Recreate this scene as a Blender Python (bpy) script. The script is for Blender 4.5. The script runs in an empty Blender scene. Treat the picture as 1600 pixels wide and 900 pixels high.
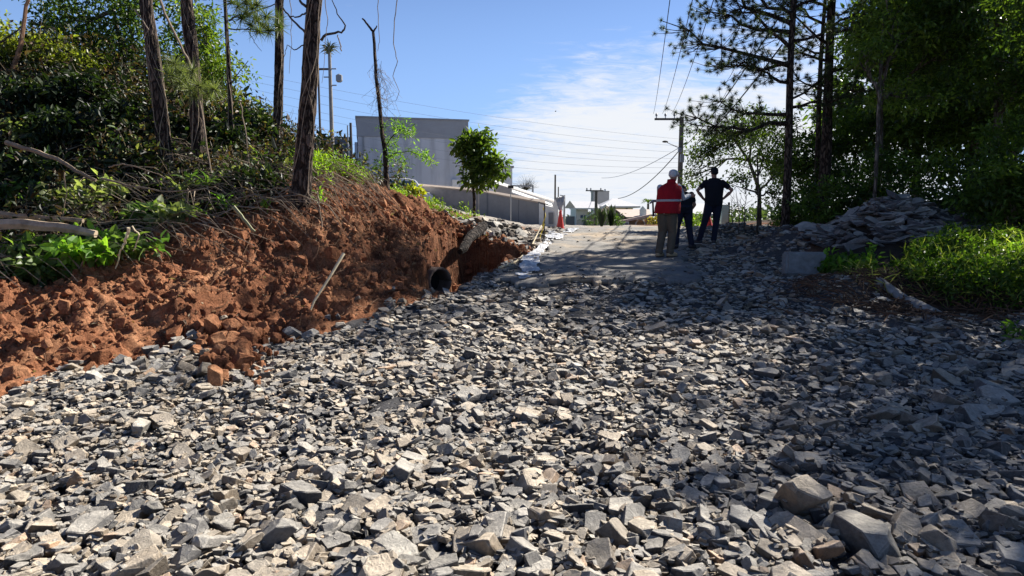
import bpy, bmesh, math, random
import numpy as np
from mathutils import Vector, Matrix
random.seed(7)
RNG = np.random.default_rng(11)
scene = bpy.context.scene
COL = scene.collection
R = math.radians

# ------------------------------------------------------------------ camera
PITCH = R(6.28)
CAMZ = 1.6
cam_d = bpy.data.cameras.new('camera')
cam = bpy.data.objects.new('camera', cam_d)
COL.objects.link(cam)
cam.location = (0, 0, CAMZ)
cam.rotation_euler = (R(90) - PITCH, 0, 0)
cam_d.lens = 22.5
cam_d.sensor_width = 36
cam_d.clip_start = 0.05
cam_d.clip_end = 3000
scene.camera = cam

# ------------------------------------------------------------------ light
SUN_EL, SUN_AZ = R(38), R(50)          # azimuth to the right of the view direction
world = bpy.data.worlds.new('World')
scene.world = world
world.use_nodes = True
nt = world.node_tree
nt.nodes.clear()
def N(nt, kind, **kw):
    n = nt.nodes.new(kind)
    for k, v in kw.items():
        if k == 'inp':
            for i, val in v.items():
                n.inputs[i].default_value = val
        else:
            setattr(n, k, v)
    return n
wo = N(nt, 'ShaderNodeOutputWorld')
bg = N(nt, 'ShaderNodeBackground', inp={'Strength': 0.052})
sky = N(nt, 'ShaderNodeTexSky', sky_type='NISHITA', sun_disc=False, sun_elevation=SUN_EL, sun_rotation=SUN_AZ,
        altitude=0, air_density=1.0, dust_density=0.1, ozone_density=1.6)
tc = N(nt, 'ShaderNodeTexCoord')
# thin streaky clouds, laid out by direction on the sky dome (projected on a flat layer high above)
sep = N(nt, 'ShaderNodeSeparateXYZ')
nt.links.new(tc.outputs['Generated'], sep.inputs[0])
zc = N(nt, 'ShaderNodeMath', operation='MAXIMUM', inp={1: 0.02}); nt.links.new(sep.outputs['Z'], zc.inputs[0])
za = N(nt, 'ShaderNodeMath', operation='ADD', inp={1: 0.12}); nt.links.new(zc.outputs[0], za.inputs[0])
dx = N(nt, 'ShaderNodeMath', operation='DIVIDE'); nt.links.new(sep.outputs['X'], dx.inputs[0]); nt.links.new(za.outputs[0], dx.inputs[1])
dy = N(nt, 'ShaderNodeMath', operation='DIVIDE'); nt.links.new(sep.outputs['Y'], dy.inputs[0]); nt.links.new(za.outputs[0], dy.inputs[1])
cmb = N(nt, 'ShaderNodeCombineXYZ'); nt.links.new(dx.outputs[0], cmb.inputs[0]); nt.links.new(dy.outputs[0], cmb.inputs[1])
mp = N(nt, 'ShaderNodeMapping', inp={'Rotation': (0, 0, R(-38)), 'Scale': (0.75, 1.5, 1)})
nt.links.new(cmb.outputs[0], mp.inputs[0])
n1 = N(nt, 'ShaderNodeTexNoise', inp={'Scale': 1.0, 'Detail': 10, 'Roughness': 0.66, 'Distortion': 0.5})
nt.links.new(mp.outputs[0], n1.inputs[0])
n2 = N(nt, 'ShaderNodeTexNoise', inp={'Scale': 7.0, 'Detail': 8, 'Roughness': 0.7, 'Distortion': 0.9})
nt.links.new(mp.outputs[0], n2.inputs[0])
# a bank of cloud sits in one part of the sky, low ahead and a little to the right
def dirmask(v, lo, hi):
    d = N(nt, 'ShaderNodeVectorMath', operation='DOT_PRODUCT'); d.inputs[1].default_value = Vector(v).normalized()
    nt.links.new(tc.outputs['Generated'], d.inputs[0])
    m = N(nt, 'ShaderNodeMapRange', inp={1: lo, 2: hi}); m.interpolation_type = 'SMOOTHSTEP'
    nt.links.new(d.outputs['Value'], m.inputs[0])
    return m
m1 = dirmask((0.19, 1, 0.085), 0.955, 1.0)
m2 = dirmask((0.44, 1, 0.09), 0.95, 1.0)
mx = N(nt, 'ShaderNodeMath', operation='MAXIMUM'); nt.links.new(m1.outputs[0], mx.inputs[0]); nt.links.new(m2.outputs[0], mx.inputs[1])
ef = N(nt, 'ShaderNodeMapRange', inp={1: 0.13, 2: 0.31, 3: 0.46, 4: 0.10}); nt.links.new(sep.outputs['Z'], ef.inputs[0])
ms = N(nt, 'ShaderNodeMath', operation='MULTIPLY'); nt.links.new(mx.outputs[0], ms.inputs[0]); nt.links.new(ef.outputs[0], ms.inputs[1])
nm = N(nt, 'ShaderNodeMath', operation='MULTIPLY', inp={1: 0.50}); nt.links.new(n1.outputs[0], nm.inputs[0])
nm2 = N(nt, 'ShaderNodeMath', operation='MULTIPLY', inp={1: 0.50}); nt.links.new(n2.outputs[0], nm2.inputs[0])
s1 = N(nt, 'ShaderNodeMath', operation='ADD'); nt.links.new(nm.outputs[0], s1.inputs[0]); nt.links.new(nm2.outputs[0], s1.inputs[1])
s2 = N(nt, 'ShaderNodeMath', operation='ADD'); nt.links.new(s1.outputs[0], s2.inputs[0]); nt.links.new(ms.outputs[0], s2.inputs[1])
cr = N(nt, 'ShaderNodeMapRange', inp={1: 0.60, 2: 0.97, 3: 0.0, 4: 1.0}); cr.interpolation_type = 'SMOOTHSTEP'
nt.links.new(s2.outputs[0], cr.inputs[0])
mixc = N(nt, 'ShaderNodeMix', data_type='RGBA')
mixc.inputs['B'].default_value = (8.0, 8.3, 8.8, 1)
nt.links.new(cr.outputs[0], mixc.inputs['Factor'])
# the low sky is the brighter, paler part
lowf = N(nt, 'ShaderNodeMapRange', inp={1: 0.0, 2: 0.50, 3: 1.7, 4: 0.5}); nt.links.new(sep.outputs['Z'], lowf.inputs[0])
skt = N(nt, 'ShaderNodeVectorMath', operation='MULTIPLY'); skt.inputs[1].default_value = (.88, .98, 1.30); nt.links.new(sky.outputs[0], skt.inputs[0])
skm = N(nt, 'ShaderNodeVectorMath', operation='SCALE'); nt.links.new(skt.outputs[0], skm.inputs[0]); nt.links.new(lowf.outputs[0], skm.inputs['Scale'])
hzf = N(nt, 'ShaderNodeMapRange', inp={1: 0.0, 2: 0.45, 3: 1.0, 4: 0.0}); nt.links.new(sep.outputs['Z'], hzf.inputs[0])
hmix = N(nt, 'ShaderNodeMix', data_type='RGBA'); hmix.inputs['B'].default_value = (2.75, 4.6, 7.9, 1)
nt.links.new(hzf.outputs[0], hmix.inputs['Factor']); nt.links.new(skm.outputs[0], hmix.inputs['A'])
nt.links.new(hmix.outputs['Result'], mixc.inputs['A'])
nt.links.new(mixc.outputs['Result'], bg.inputs[0])
nt.links.new(bg.outputs[0], wo.inputs[0])

sd = bpy.data.lights.new('sun', 'SUN')
sd.energy = 5.0
sd.angle = R(0.53)
sd.color = (1.0, 0.945, 0.86)
sun = bpy.data.objects.new('sun', sd)
COL.objects.link(sun)
SUNV = Vector((math.sin(SUN_AZ) * math.cos(SUN_EL), math.cos(SUN_AZ) * math.cos(SUN_EL), math.sin(SUN_EL)))
sun.rotation_euler = (-SUNV).to_track_quat('-Z', 'Y').to_euler()
sun.location = (20, 20, 30)

scene.view_settings.view_transform = 'Standard'
scene.view_settings.look = 'None'
scene.view_settings.gamma = 1
scene.view_settings.use_curve_mapping = False
scene.view_settings.exposure = 1.08
scene.render.engine = 'CYCLES'
scene.cycles.use_denoising = True
scene.cycles.max_bounces = 6
scene.cycles.transparent_max_bounces = 8

# ------------------------------------------------------------------ helpers
CP, SP = math.cos(PITCH), math.sin(PITCH)
def P(px, py, Y):
    """the point at distance Y ahead that lies under photo pixel (px, py) of 1600x900"""
    u, v = (px - 800) / 1000.0, (450 - py) / 1000.0
    t = Y / (CP + v * SP)
    return Vector((u * t, Y, CAMZ + t * (v * CP - SP)))

def tag(o, label=None, cat=None, group=None, kind=None):
    if label: o['label'] = label
    if cat: o['category'] = cat
    if group: o['group'] = group
    if kind: o['kind'] = kind
    return o
def empty(name, loc=(0, 0, 0), rz=0.0):
    o = bpy.data.objects.new(name, None)
    COL.objects.link(o)
    o.location = loc
    o.rotation_euler = (0, 0, rz)
    o.empty_display_size = 0.1
    return o
def thing(name, label, cat, loc=(0, 0, 0), rz=0.0, group=None):
    return tag(empty(name, loc, rz), label, cat, group)
def link(name, me, mat=None, parent=None, loc=None):
    o = bpy.data.objects.new(name, me)
    COL.objects.link(o)
    if mat: me.materials.append(mat)
    if parent: o.parent = parent
    if loc is not None: o.location = loc
    return o

def np_mesh(name, V, loops, totals, col=None, smooth=False):
    me = bpy.data.meshes.new(name)
    V = np.ascontiguousarray(V, dtype=np.float32)
    loops = np.ascontiguousarray(loops, dtype=np.int32)
    totals = np.ascontiguousarray(totals, dtype=np.int32)
    me.vertices.add(len(V)); me.vertices.foreach_set('co', V.ravel())
    me.loops.add(len(loops)); me.loops.foreach_set('vertex_index', loops)
    me.polygons.add(len(totals))
    starts = np.concatenate([[0], np.cumsum(totals)[:-1]]).astype(np.int32)
    me.polygons.foreach_set('loop_start', starts)
    me.polygons.foreach_set('loop_total', totals)
    me.polygons.foreach_set('use_smooth', np.full(len(totals), smooth, dtype=bool))
    if col is not None:
        a = me.attributes.new('tint', 'FLOAT_COLOR', 'POINT')
        c = np.ones((len(V), 4), dtype=np.float32); c[:, :3] = col
        a.data.foreach_set('color', c.ravel())
    me.update(calc_edges=True)
    me.validate(clean_customdata=False)
    return me

class Geo:
    """collects shapes into one mesh"""
    def __init__(s): s.V = []; s.L = []; s.T = []; s.C = []; s.n = 0
    def add(s, V, L, T, col=(1, 1, 1)):
        V = np.asarray(V, dtype=np.float32).reshape(-1, 3)
        s.V.append(V); s.L.append(np.asarray(L, dtype=np.int64).ravel() + s.n); s.T.append(np.asarray(T))
        c = np.empty((len(V), 3), dtype=np.float32); c[:] = col
        s.C.append(c); s.n += len(V)
    def faces(s, V, F, col=(1, 1, 1)):
        s.add(V, [i for f in F for i in f], [len(f) for f in F], col)
    def bake(s, proto, M, O, col=None):
        """copy proto (V, L, T) once per 3x3 matrix M[i] and offset O[i]"""
        pv, pl, pt = proto
        n = len(M)
        if n == 0: return
        V = np.einsum('nij,kj->nki', M, pv) + O[:, None, :]
        L = (pl[None, :] + (np.arange(n) * len(pv))[:, None]).ravel()
        T = np.tile(pt, n)
        if col is None: c = np.ones((n * len(pv), 3))
        else: c = np.repeat(np.asarray(col), len(pv), axis=0)
        s.V.append(V.reshape(-1, 3)); s.L.append(L + s.n); s.T.append(T); s.C.append(c); s.n += n * len(pv)
    def box(s, c, size, rz=0.0, col=(1, 1, 1), M=None, taper=1.0):
        hx, hy, hz = size[0] / 2, size[1] / 2, size[2] / 2
        v = np.array([[-hx, -hy, -hz], [hx, -hy, -hz], [hx, hy, -hz], [-hx, hy, -hz],
                      [-hx * taper, -hy * taper, hz], [hx * taper, -hy * taper, hz], [hx * taper, hy * taper, hz], [-hx * taper, hy * taper, hz]])
        if M is not None: v = v @ np.array(M).T
        if rz:
            ca, sa = math.cos(rz), math.sin(rz)
            v = v @ np.array([[ca, sa, 0], [-sa, ca, 0], [0, 0, 1]])
        v = v + np.array(c)
        s.faces(v, [(0, 3, 2, 1), (4, 5, 6, 7), (0, 1, 5, 4), (1, 2, 6, 5), (2, 3, 7, 6), (3, 0, 4, 7)], col)
    def tube(s, pts, rad, seg=8, col=(1, 1, 1), cap=True, rough=0.0, ell=None):
        pts = np.asarray([tuple(p) for p in pts], dtype=float); n = len(pts)
        rad = np.full(n, rad, dtype=float) if np.isscalar(rad) else np.asarray(rad, dtype=float)
        tan = np.gradient(pts, axis=0); tan /= np.linalg.norm(tan, axis=1)[:, None] + 1e-9
        up = np.array([0, 0, 1.0]) if abs(tan[0][2]) < 0.9 else np.array([0, 1.0, 0])
        a = np.cross(tan[0], up); a /= np.linalg.norm(a)
        ang = np.arange(seg) / seg * 2 * np.pi
        V = []
        for i in range(n):
            a = a - tan[i] * a.dot(tan[i]); a /= np.linalg.norm(a) + 1e-9
            b = np.cross(tan[i], a)
            rr = rad[i] * (1 + (RNG.normal(0, rough, seg) if rough else 0))
            V.append(pts[i] + (np.cos(ang) * rr)[:, None] * a + (np.sin(ang) * rr)[:, None] * b * (ell if ell else 1))
        V = np.concatenate(V)
        i0 = np.arange(n - 1)[:, None] * seg + np.arange(seg)[None, :]
        i1 = np.arange(n - 1)[:, None] * seg + (np.arange(seg)[None, :] + 1) % seg
        F = np.stack([i0, i1, i1 + seg, i0 + seg], axis=-1).reshape(-1, 4)
        L = list(F.ravel()); T = [4] * len(F)
        if cap:
            L += list(range(seg))[::-1]; T.append(seg)
            L += list(range((n - 1) * seg, n * seg)); T.append(seg)
        s.add(V, L, T, col)
    def build(s, name, mat, parent=None, loc=None, smooth=False):
        V = np.concatenate(s.V)
        if loc is not None: V = V - np.array(tuple(loc))
        me = np_mesh(name, V, np.concatenate(s.L), np.concatenate(s.T), np.concatenate(s.C), smooth)
        return link(name, me, mat, parent, loc)

def rings(secs, seg=16):
    """closed skin through horizontal ellipses (cx, cy, z, rx, ry)"""
    ang = np.arange(seg) / seg * 2 * np.pi
    V = np.concatenate([np.stack([cx + rx * np.cos(ang), cy + ry * np.sin(ang), np.full(seg, z)], 1) for cx, cy, z, rx, ry in secs])
    n = len(secs)
    L, T = [], []
    for i in range(n - 1):
        for k in range(seg):
            L += [i * seg + k, i * seg + (k + 1) % seg, (i + 1) * seg + (k + 1) % seg, (i + 1) * seg + k]; T.append(4)
    L += list(range(seg))[::-1]; T.append(seg)
    L += list(range((n - 1) * seg, n * seg)); T.append(seg)
    return V, L, T

# ------------------------------------------------------------------ noise
_perm = np.random.default_rng(3).random((256, 256))
def vnoise(x, y):
    x = np.asarray(x, float); y = np.asarray(y, float)
    xi = np.floor(x).astype(int); yi = np.floor(y).astype(int)
    fx = x - xi; fy = y - yi
    fx = fx * fx * fx * (fx * (fx * 6 - 15) + 10); fy = fy * fy * fy * (fy * (fy * 6 - 15) + 10)
    a = _perm[xi & 255, yi & 255]; b = _perm[(xi + 1) & 255, yi & 255]
    c = _perm[xi & 255, (yi + 1) & 255]; d = _perm[(xi + 1) & 255, (yi + 1) & 255]
    return ((a * (1 - fx) + b * fx) * (1 - fy) + (c * (1 - fx) + d * fx) * fy) * 2 - 1
def fbm(x, y, o=4, g=0.5):
    s, a = 0, 1.0
    for i in range(o):
        s = s + a * vnoise(x * 2 ** i + 17.3 * i, y * 2 ** i + 9.1 * i); a *= g
    return s
def ridged(x, y, o=3):
    s, a = 0, 1.0
    for i in range(o):
        s = s + a * (1 - 2 * np.abs(vnoise(x * 2 ** i + 5.3 * i, y * 2 ** i + 3.7 * i))); a *= 0.5
    return s
def sstep(x, a, b):
    t = np.clip((x - a) / (b - a), 0, 1)
    return t * t * (3 - 2 * t)

# ------------------------------------------------------------------ terrain heights
def road(y):
    return np.interp(y, [-40, 4, 7, 10.5, 13.7, 16, 25, 40, 60, 200], [0, 0, .18, .55, .78, .94, 1.2, 1.08, .9, -1.0])
def bx(y):    # where the crushed stone meets the red soil
    return np.interp(y, [-3, 5, 6, 7, 7.6, 9.5, 14, 22, 30, 60], [-4.7, -4.2, -4.05, -2.85, -2.2, -1.0, .35, 1.4, 1.5, 1.5])
def gr(y):    # right-hand limit of the crushed stone
    return np.interp(y, [-3, 4, 5.5, 7, 7.9, 9.2, 11, 14, 18, 24], [9, 8.6, 7.7, 6.8, 5.75, 5.15, 5.2, 6.4, 8.3, 9.3])
_pix = [(0,430,8),(150,400,8.5),(300,345,9.5),(450,332,10),(530,304,11.5),(580,298,13),(640,312,14.5),(720,345,18),(760,350,19),
        (150,500,6.9),(300,450,8),(450,400,9.3),(500,450,8.6),(600,370,11),(650,340,13.5),(60,560,6.1),(400,500,7.8),
        (0,330,9.7),(0,200,11.5),(0,118,13),(200,150,13.5),(200,270,11),(400,190,15),(400,262,12.5),(450,225,16),(550,290,15),
        (600,302,17),(660,325,19),(700,337,34),(850,352,30),(607,308,30),(558,300,42),(300,250,40),(0,200,40),(-300,150,30),(300,150,20),(0,110,18),
        (1150,352,20),(1300,334,18),(1280,422,11),(1250,372,14),(1380,372,12.5),(1480,378,12),(1400,405,10.5),(1600,392,9.5),
        (1350,445,9.2),(1600,492,7.6),(1450,500,7.9),(1600,345,13),(1500,440,8.8),(1200,345,25),(1400,320,20),(1100,352,30)]
_cp = [tuple(P(*q)) for q in _pix]
_cp += [(-8, 4, .95), (-7, 2, .8), (-9, -3, 1.0), (-6.3, 5.5, .55), (-10, 7, 1.7), (9.5, 4, .35), (11, 7, 1.0), (12, 0, .5), (13, 12, 1.8), (14, 18, 2.2),
        (-20, 10, 5.5), (-25, 30, 5), (-12, 24, 4.2), (25, 10, 3), (25, 30, 2.5), (-28, 58, 3), (28, 58, 1), (0, 58, .9), (-5.6, 3.2, .2), (-5.2, 4.6, .15),(-10,45,2.9)]
for yy in (-4, 0, 2, 3.5, 5, 6, 7, 8, 9, 10.5, 12, 14, 16, 19, 22, 26, 32, 40):
    b, g = float(bx(yy)), float(gr(min(yy, 24)))
    for xx in np.linspace(b, g, 5):
        if (xx, yy): _cp.append((float(xx), float(yy), float(road(yy)) + (0.0 if xx < g - .5 else .1 if yy > 8 else 0.02)))
_cp = np.array(_cp)
_res = _cp[:, 2] - road(_cp[:, 1])
def _phi(r2): return np.sqrt(r2 + 0.2)
_A = _phi(((_cp[:, None, :2] - _cp[None, :, :2]) ** 2).sum(-1)) + np.eye(len(_cp)) * -0.004
_W = np.linalg.solve(_A, _res)
def H0(x, y):
    x = np.clip(np.asarray(x, float), -30, 30); y0 = np.asarray(y, float); yc = np.clip(y0, -6, 60)
    sh = np.broadcast(x, yc).shape
    x = np.broadcast_to(x, sh).ravel(); yc = np.broadcast_to(yc, sh).ravel()
    out = np.empty(len(x))
    for i in range(0, len(x), 40000):
        q = slice(i, i + 40000)
        out[q] = _phi((x[q, None] - _cp[None, :, 0]) ** 2 + (yc[q, None] - _cp[None, :, 1]) ** 2) @ _W
    return out.reshape(sh) + road(y0)
def trench(x, y):
    xx = x + 0.10 * fbm(x * 2.1, y * 2.1, 3)
    yy = y + 0.12 * fbm(x * 1.7 + 9, y * 1.7, 3)
    xl = np.interp(yy, [9.4, 10, 11, 12, 13.2, 14.4], [-1.5, -1.62, -1.42, -1.45, -1.35, -1.15])
    d = bx(y) - xx
    return sstep(d, .02, .22) * sstep(xx - xl, -.06, .12) * sstep(yy, 9.45, 9.9) * (1 - sstep(yy, 14.3, 14.45))
def H(x, y, detail=True):
    h = H0(x, y)
    x = np.asarray(x, float); y = np.asarray(y, float)
    m = trench(x, y)
    h = h * (1 - m) + (road(y) - 0.85) * m
    h = h + 0.78 * np.exp(-(((x - 7.65) / 1.15) ** 2 + ((y - 13.2) / 1.0) ** 2) ** 1.3)      # the heap of slabs
    if detail:
        h = h + 0.035 * fbm(x * .9, y * .9, 3) * sstep(np.abs(y), 0, 2)
    return h
def Hs(x, y): return float(H(np.array([x]), np.array([y]))[0])
def ground_pt(px, py, lo=1.5, hi=60):
    """first point of the terrain met by the sight line through a photo pixel"""
    ys = np.linspace(lo, hi, 1200)
    u, v = (px - 800) / 1000.0, (450 - py) / 1000.0
    t = ys / (CP + v * SP)
    zz = CAMZ + t * (v * CP - SP)
    hh = H(u * t, ys)
    k = np.argmax(zz < hh)
    return Vector((u * t[k], ys[k], hh[k]))

# ------------------------------------------------------------------ materials
def mat_new(name):
    m = bpy.data.materials.new(name); m.use_nodes = True
    t = m.node_tree; t.nodes.clear()
    o = N(t, 'ShaderNodeOutputMaterial'); b = N(t, 'ShaderNodeBsdfPrincipled')
    t.links.new(b.outputs[0], o.inputs[0])
    return m, t, b, o
def noise(t, scale, detail=5, rough=0.6, coord='Object', dist=0.0, vec=None):
    n = N(t, 'ShaderNodeTexNoise', inp={'Scale': scale, 'Detail': detail, 'Roughness': rough, 'Distortion': dist})
    if vec is None:
        c = N(t, 'ShaderNodeTexCoord'); t.links.new(c.outputs[coord], n.inputs['Vector'])
    else: t.links.new(vec, n.inputs['Vector'])
    return n.outputs['Fac']
def ramp(t, fac, stops):
    r = N(t, 'ShaderNodeValToRGB')
    e = r.color_ramp.elements
    while len(e) < len(stops): e.new(0.5)
    for k, (p, c) in enumerate(stops):
        e[k].position = p; e[k].color = (*c, 1) if len(c) == 3 else c
    t.links.new(fac, r.inputs[0])
    return r.outputs[0]
def mixrgb(t, a, b, fac, mode='MIX'):
    m = N(t, 'ShaderNodeMix', data_type='RGBA', blend_type=mode)
    for s, v in (('A', a), ('B', b)):
        if hasattr(v, 'node'): t.links.new(v, m.inputs[s])
        else: m.inputs[s].default_value = (*v, 1)
    if hasattr(fac, 'node'): t.links.new(fac, m.inputs['Factor'])
    else: m.inputs['Factor'].default_value = fac
    return m.outputs['Result']
def bump(t, b, h, strength=0.5, dist=0.02, chain=None):
    n = N(t, 'ShaderNodeBump', inp={'Strength': strength, 'Distance': dist})
    t.links.new(h, n.inputs['Height'])
    if chain: t.links.new(chain, n.inputs['Normal'])
    t.links.new(n.outputs[0], b.inputs['Normal'])
    return n.outputs[0]
def attr(t, name='tint'):
    a = N(t, 'ShaderNodeAttribute', attribute_name=name); return a.outputs['Color']
def simple(name, col, rough=0.7, var=0.25, scale=6, bumps=0.2, metal=0.0, spec=0.5, fine=40):
    m, t, b, o = mat_new(name)
    n = noise(t, scale, 6, 0.65)
    lo = tuple(c * (1 - var) for c in col); hi = tuple(min(1, c * (1 + var)) for c in col)
    t.links.new(ramp(t, n, [(0.3, lo), (0.7, hi)]), b.inputs['Base Color'])
    b.inputs['Roughness'].default_value = rough; b.inputs['Metallic'].default_value = metal
    b.inputs['Specular IOR Level'].default_value = spec
    if bumps: bump(t, b, noise(t, fine, 5, 0.6), bumps, 0.01)
    return m

def stone_mat(name='crushed stone', dust_and_light=(.68, .63, .55)):
    m, t, b, o = mat_new(name)
    tint = attr(t)
    n1 = noise(t, 9, 6, 0.65); n2 = noise(t, 55, 5, 0.7); n3 = noise(t, 5, 4, .65)
    v = ramp(t, n1, [(0.25, (.55, .56, .58)), (0.5, (1, 1, 1)), (0.78, (1.3, 1.22, 1.12))])
    c = mixrgb(t, tint, v, 1.0, 'MULTIPLY')
    # dusty tops plus painted light: upward faces pale, sides dark as if shaded
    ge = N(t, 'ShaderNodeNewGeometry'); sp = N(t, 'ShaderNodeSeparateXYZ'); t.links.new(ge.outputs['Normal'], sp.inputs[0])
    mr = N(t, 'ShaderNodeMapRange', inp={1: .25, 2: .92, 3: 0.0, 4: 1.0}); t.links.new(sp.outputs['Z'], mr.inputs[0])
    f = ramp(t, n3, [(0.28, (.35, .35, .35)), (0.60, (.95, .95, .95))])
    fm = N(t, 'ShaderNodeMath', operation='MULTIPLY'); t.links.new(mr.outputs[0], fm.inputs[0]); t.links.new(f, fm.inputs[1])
    dd = mixrgb(t, mixrgb(t, tint, (3.0, 2.85, 2.5), 1.0, 'MULTIPLY'), dust_and_light, .55)
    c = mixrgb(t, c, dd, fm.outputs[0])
    v2 = ramp(t, n2, [(0.3, (.66, .66, .66)), (0.6, (1.08, 1.08, 1.08))])
    c = mixrgb(t, c, v2, 0.8, 'MULTIPLY')
    t.links.new(c, b.inputs['Base Color'])
    b.inputs['Roughness'].default_value = 0.7
    b.inputs['Specular IOR Level'].default_value = 0.35
    h = bump(t, b, noise(t, 18, 7, 0.75, dist=.8), 0.8, 0.035)
    bump(t, b, n2, 0.45, 0.008, h)
    return m
def leaf_mat(name, trans=0.45, rough=0.42):
    m, t, b, o = mat_new(name)
    tint = attr(t)
    n = noise(t, 30, 3, 0.5)
    c = mixrgb(t, tint, ramp(t, n, [(0.3, (.75, .78, .7)), (0.7, (1.2, 1.15, 1.1))]), 1.0, 'MULTIPLY')
    t.links.new(c, b.inputs['Base Color'])
    b.inputs['Roughness'].default_value = rough
    b.inputs['Specular IOR Level'].default_value = 0.4
    tr = N(t, 'ShaderNodeBsdfTranslucent')
    c2 = mixrgb(t, c, (1.7, 1.9, 0.7), 1.0, 'MULTIPLY')
    t.links.new(c2, tr.inputs[0])
    mx = N(t, 'ShaderNodeMixShader', inp={0: trans})
    t.links.new(b.outputs[0], mx.inputs[1]); t.links.new(tr.outputs[0], mx.inputs[2]); t.links.new(mx.outputs[0], o.inputs[0])
    return m
def bark_mat(name, c1, c2, sx=13, sz=3.6):
    m, t, b, o = mat_new(name)
    c = N(t, 'ShaderNodeTexCoord'); mp = N(t, 'ShaderNodeMapping', inp={'Scale': (sx, sx, sz)})
    t.links.new(c.outputs['Object'], mp.inputs[0])
    n = noise(t, 1.0, 8, 0.7, vec=mp.outputs[0], dist=.8)
    n2 = noise(t, 3.0, 4, 0.6)
    vo = N(t, 'ShaderNodeTexVoronoi', feature='DISTANCE_TO_EDGE', inp={'Scale': 1.15}); wv = N(t, 'ShaderNodeVectorMath', operation='ADD'); nv = N(t, 'ShaderNodeTexNoise', inp={'Scale': 2.0, 'Detail': 3}); t.links.new(mp.outputs[0], nv.inputs['Vector'])
    t.links.new(mp.outputs[0], wv.inputs[0]); t.links.new(nv.outputs['Color'], wv.inputs[1]); t.links.new(wv.outputs[0], vo.inputs['Vector'])
    crk = N(t, 'ShaderNodeMapRange', inp={1: 0.0, 2: .22}); t.links.new(vo.outputs['Distance'], crk.inputs[0])
    hm2 = N(t, 'ShaderNodeMath', operation='MULTIPLY'); t.links.new(n, hm2.inputs[0]); t.links.new(crk.outputs[0], hm2.inputs[1]); n = hm2.outputs[0]
    t.links.new(mixrgb(t, ramp(t, n, [(0.15, c1), (0.55, c2)]), ramp(t, n2, [(.3, (.65, .65, .65)), (.7, (1.15, 1.12, 1.1))]), 1, 'MULTIPLY'), b.inputs['Base Color'])
    b.inputs['Roughness'].default_value = 0.9
    b.inputs['Specular IOR Level'].default_value = 0.15
    bump(t, b, n, 1.0, 0.045)
    return m
def soil_mat():
    m, t, b, o = mat_new('red soil')
    n1 = noise(t, 1.3, 6, 0.65, dist=.4); n2 = noise(t, 9, 8, 0.72, dist=.8); n3 = noise(t, 45, 6, .7)
    c = ramp(t, n1, [(0.3, (.135, .054, .031)), (0.5, (.32, .138, .070)), (0.7, (.47, .25, .135))])
    c = mixrgb(t, c, ramp(t, n2, [(0.28, (.35, .32, .32)), (0.52, (1, 1, 1)), (.78, (1.3, 1.3, 1.3))]), .95, 'MULTIPLY')
    c = mixrgb(t, c, ramp(t, n3, [(0.35, (.55, .55, .55)), (0.6, (1.2, 1.2, 1.2))]), .85, 'MULTIPLY')
    c = mixrgb(t, c, attr(t), 1.0, 'MULTIPLY')
    t.links.new(c, b.inputs['Base Color'])
    b.inputs['Roughness'].default_value = 0.95; b.inputs['Specular IOR Level'].default_value = 0.1
    h = bump(t, b, n2, 0.9, 0.06)
    bump(t, b, n3, 0.6, 0.012, h)
    return m
def ground_mat():
    m, t, b, o = mat_new('bare ground')
    tint = attr(t)
    n2 = noise(t, 9, 8, 0.72, dist=.8); n3 = noise(t, 60, 6, .75)
    c = mixrgb(t, tint, ramp(t, n2, [(0.28, (.5, .5, .5)), (0.52, (1, 1, 1)), (.78, (1.3, 1.25, 1.2))]), .9, 'MULTIPLY')
    c = mixrgb(t, c, ramp(t, n3, [(0.35, (.6, .6, .6)), (0.6, (1.15, 1.15, 1.15))]), .8, 'MULTIPLY')
    t.links.new(c, b.inputs['Base Color'])
    b.inputs['Roughness'].default_value = 0.95; b.inputs['Specular IOR Level'].default_value = 0.1
    h = bump(t, b, n2, 0.8, 0.05)
    bump(t, b, n3, 0.6, 0.012, h)
    return m
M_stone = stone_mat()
M_soil = soil_mat()
M_ground = ground_mat()
M_leaf = leaf_mat('broad leaves')
M_leafdull = leaf_mat('dull leaves', 0.28, 0.5)
M_needle = leaf_mat('pine needles', 0.3, 0.5)
M_pinebark = bark_mat('pine bark', (.030, .022, .018), (.16, .12, .095))
M_palebark = bark_mat('pale bark', (.10, .085, .07), (.30, .26, .22), 10, 2)
M_deadwood = simple('dead wood', (.27, .20, .135), .85, .45, 9, .5)
M_root = simple('roots', (.26, .14, .075), .9, .5, 14, .3)
M_concrete = simple('weathered concrete', (.30, .30, .29), .85, .22, 5, .35)
# ------------------------------------------------------------------ ground sheet
def axis(lo, a, b, hi, fine, grow=1.18):
    mid = list(np.arange(a, b, fine))
    up, s, v = [], fine, b
    while v < hi: up.append(v); s *= grow; v += s
    dn, s, v = [], fine, a - fine
    while v > lo: dn.append(v); s *= grow; v -= s
    return np.array(sorted(dn) + mid + up)
ax = axis(-600, -9, 10, 600, .075); ay = axis(-60, 0, 24, 900, .075)
GX, GY = np.meshgrid(ax, ay)
GZ = H(GX, GY)
dL = bx(GY) - GX
bank = sstep(dL, 0.05, .5) * sstep(-np.abs(GY - 9.5), -9.6, -9.2) * sstep(GX, -9.1, -8.6)
GZ = GZ - 0.22 * bank                    # the detailed bank sheet covers it here
GZ = GZ + 0.03 * fbm(GX * 3, GY * 3, 3) * (np.abs(GX) < 12) * (GY < 30)
nx, ny = len(ax), len(ay)
idx = np.arange(nx * ny).reshape(ny, nx)
F = np.stack([idx[:-1, :-1], idx[:-1, 1:], idx[1:, 1:], idx[1:, :-1]], -1).reshape(-1, 4)
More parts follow.
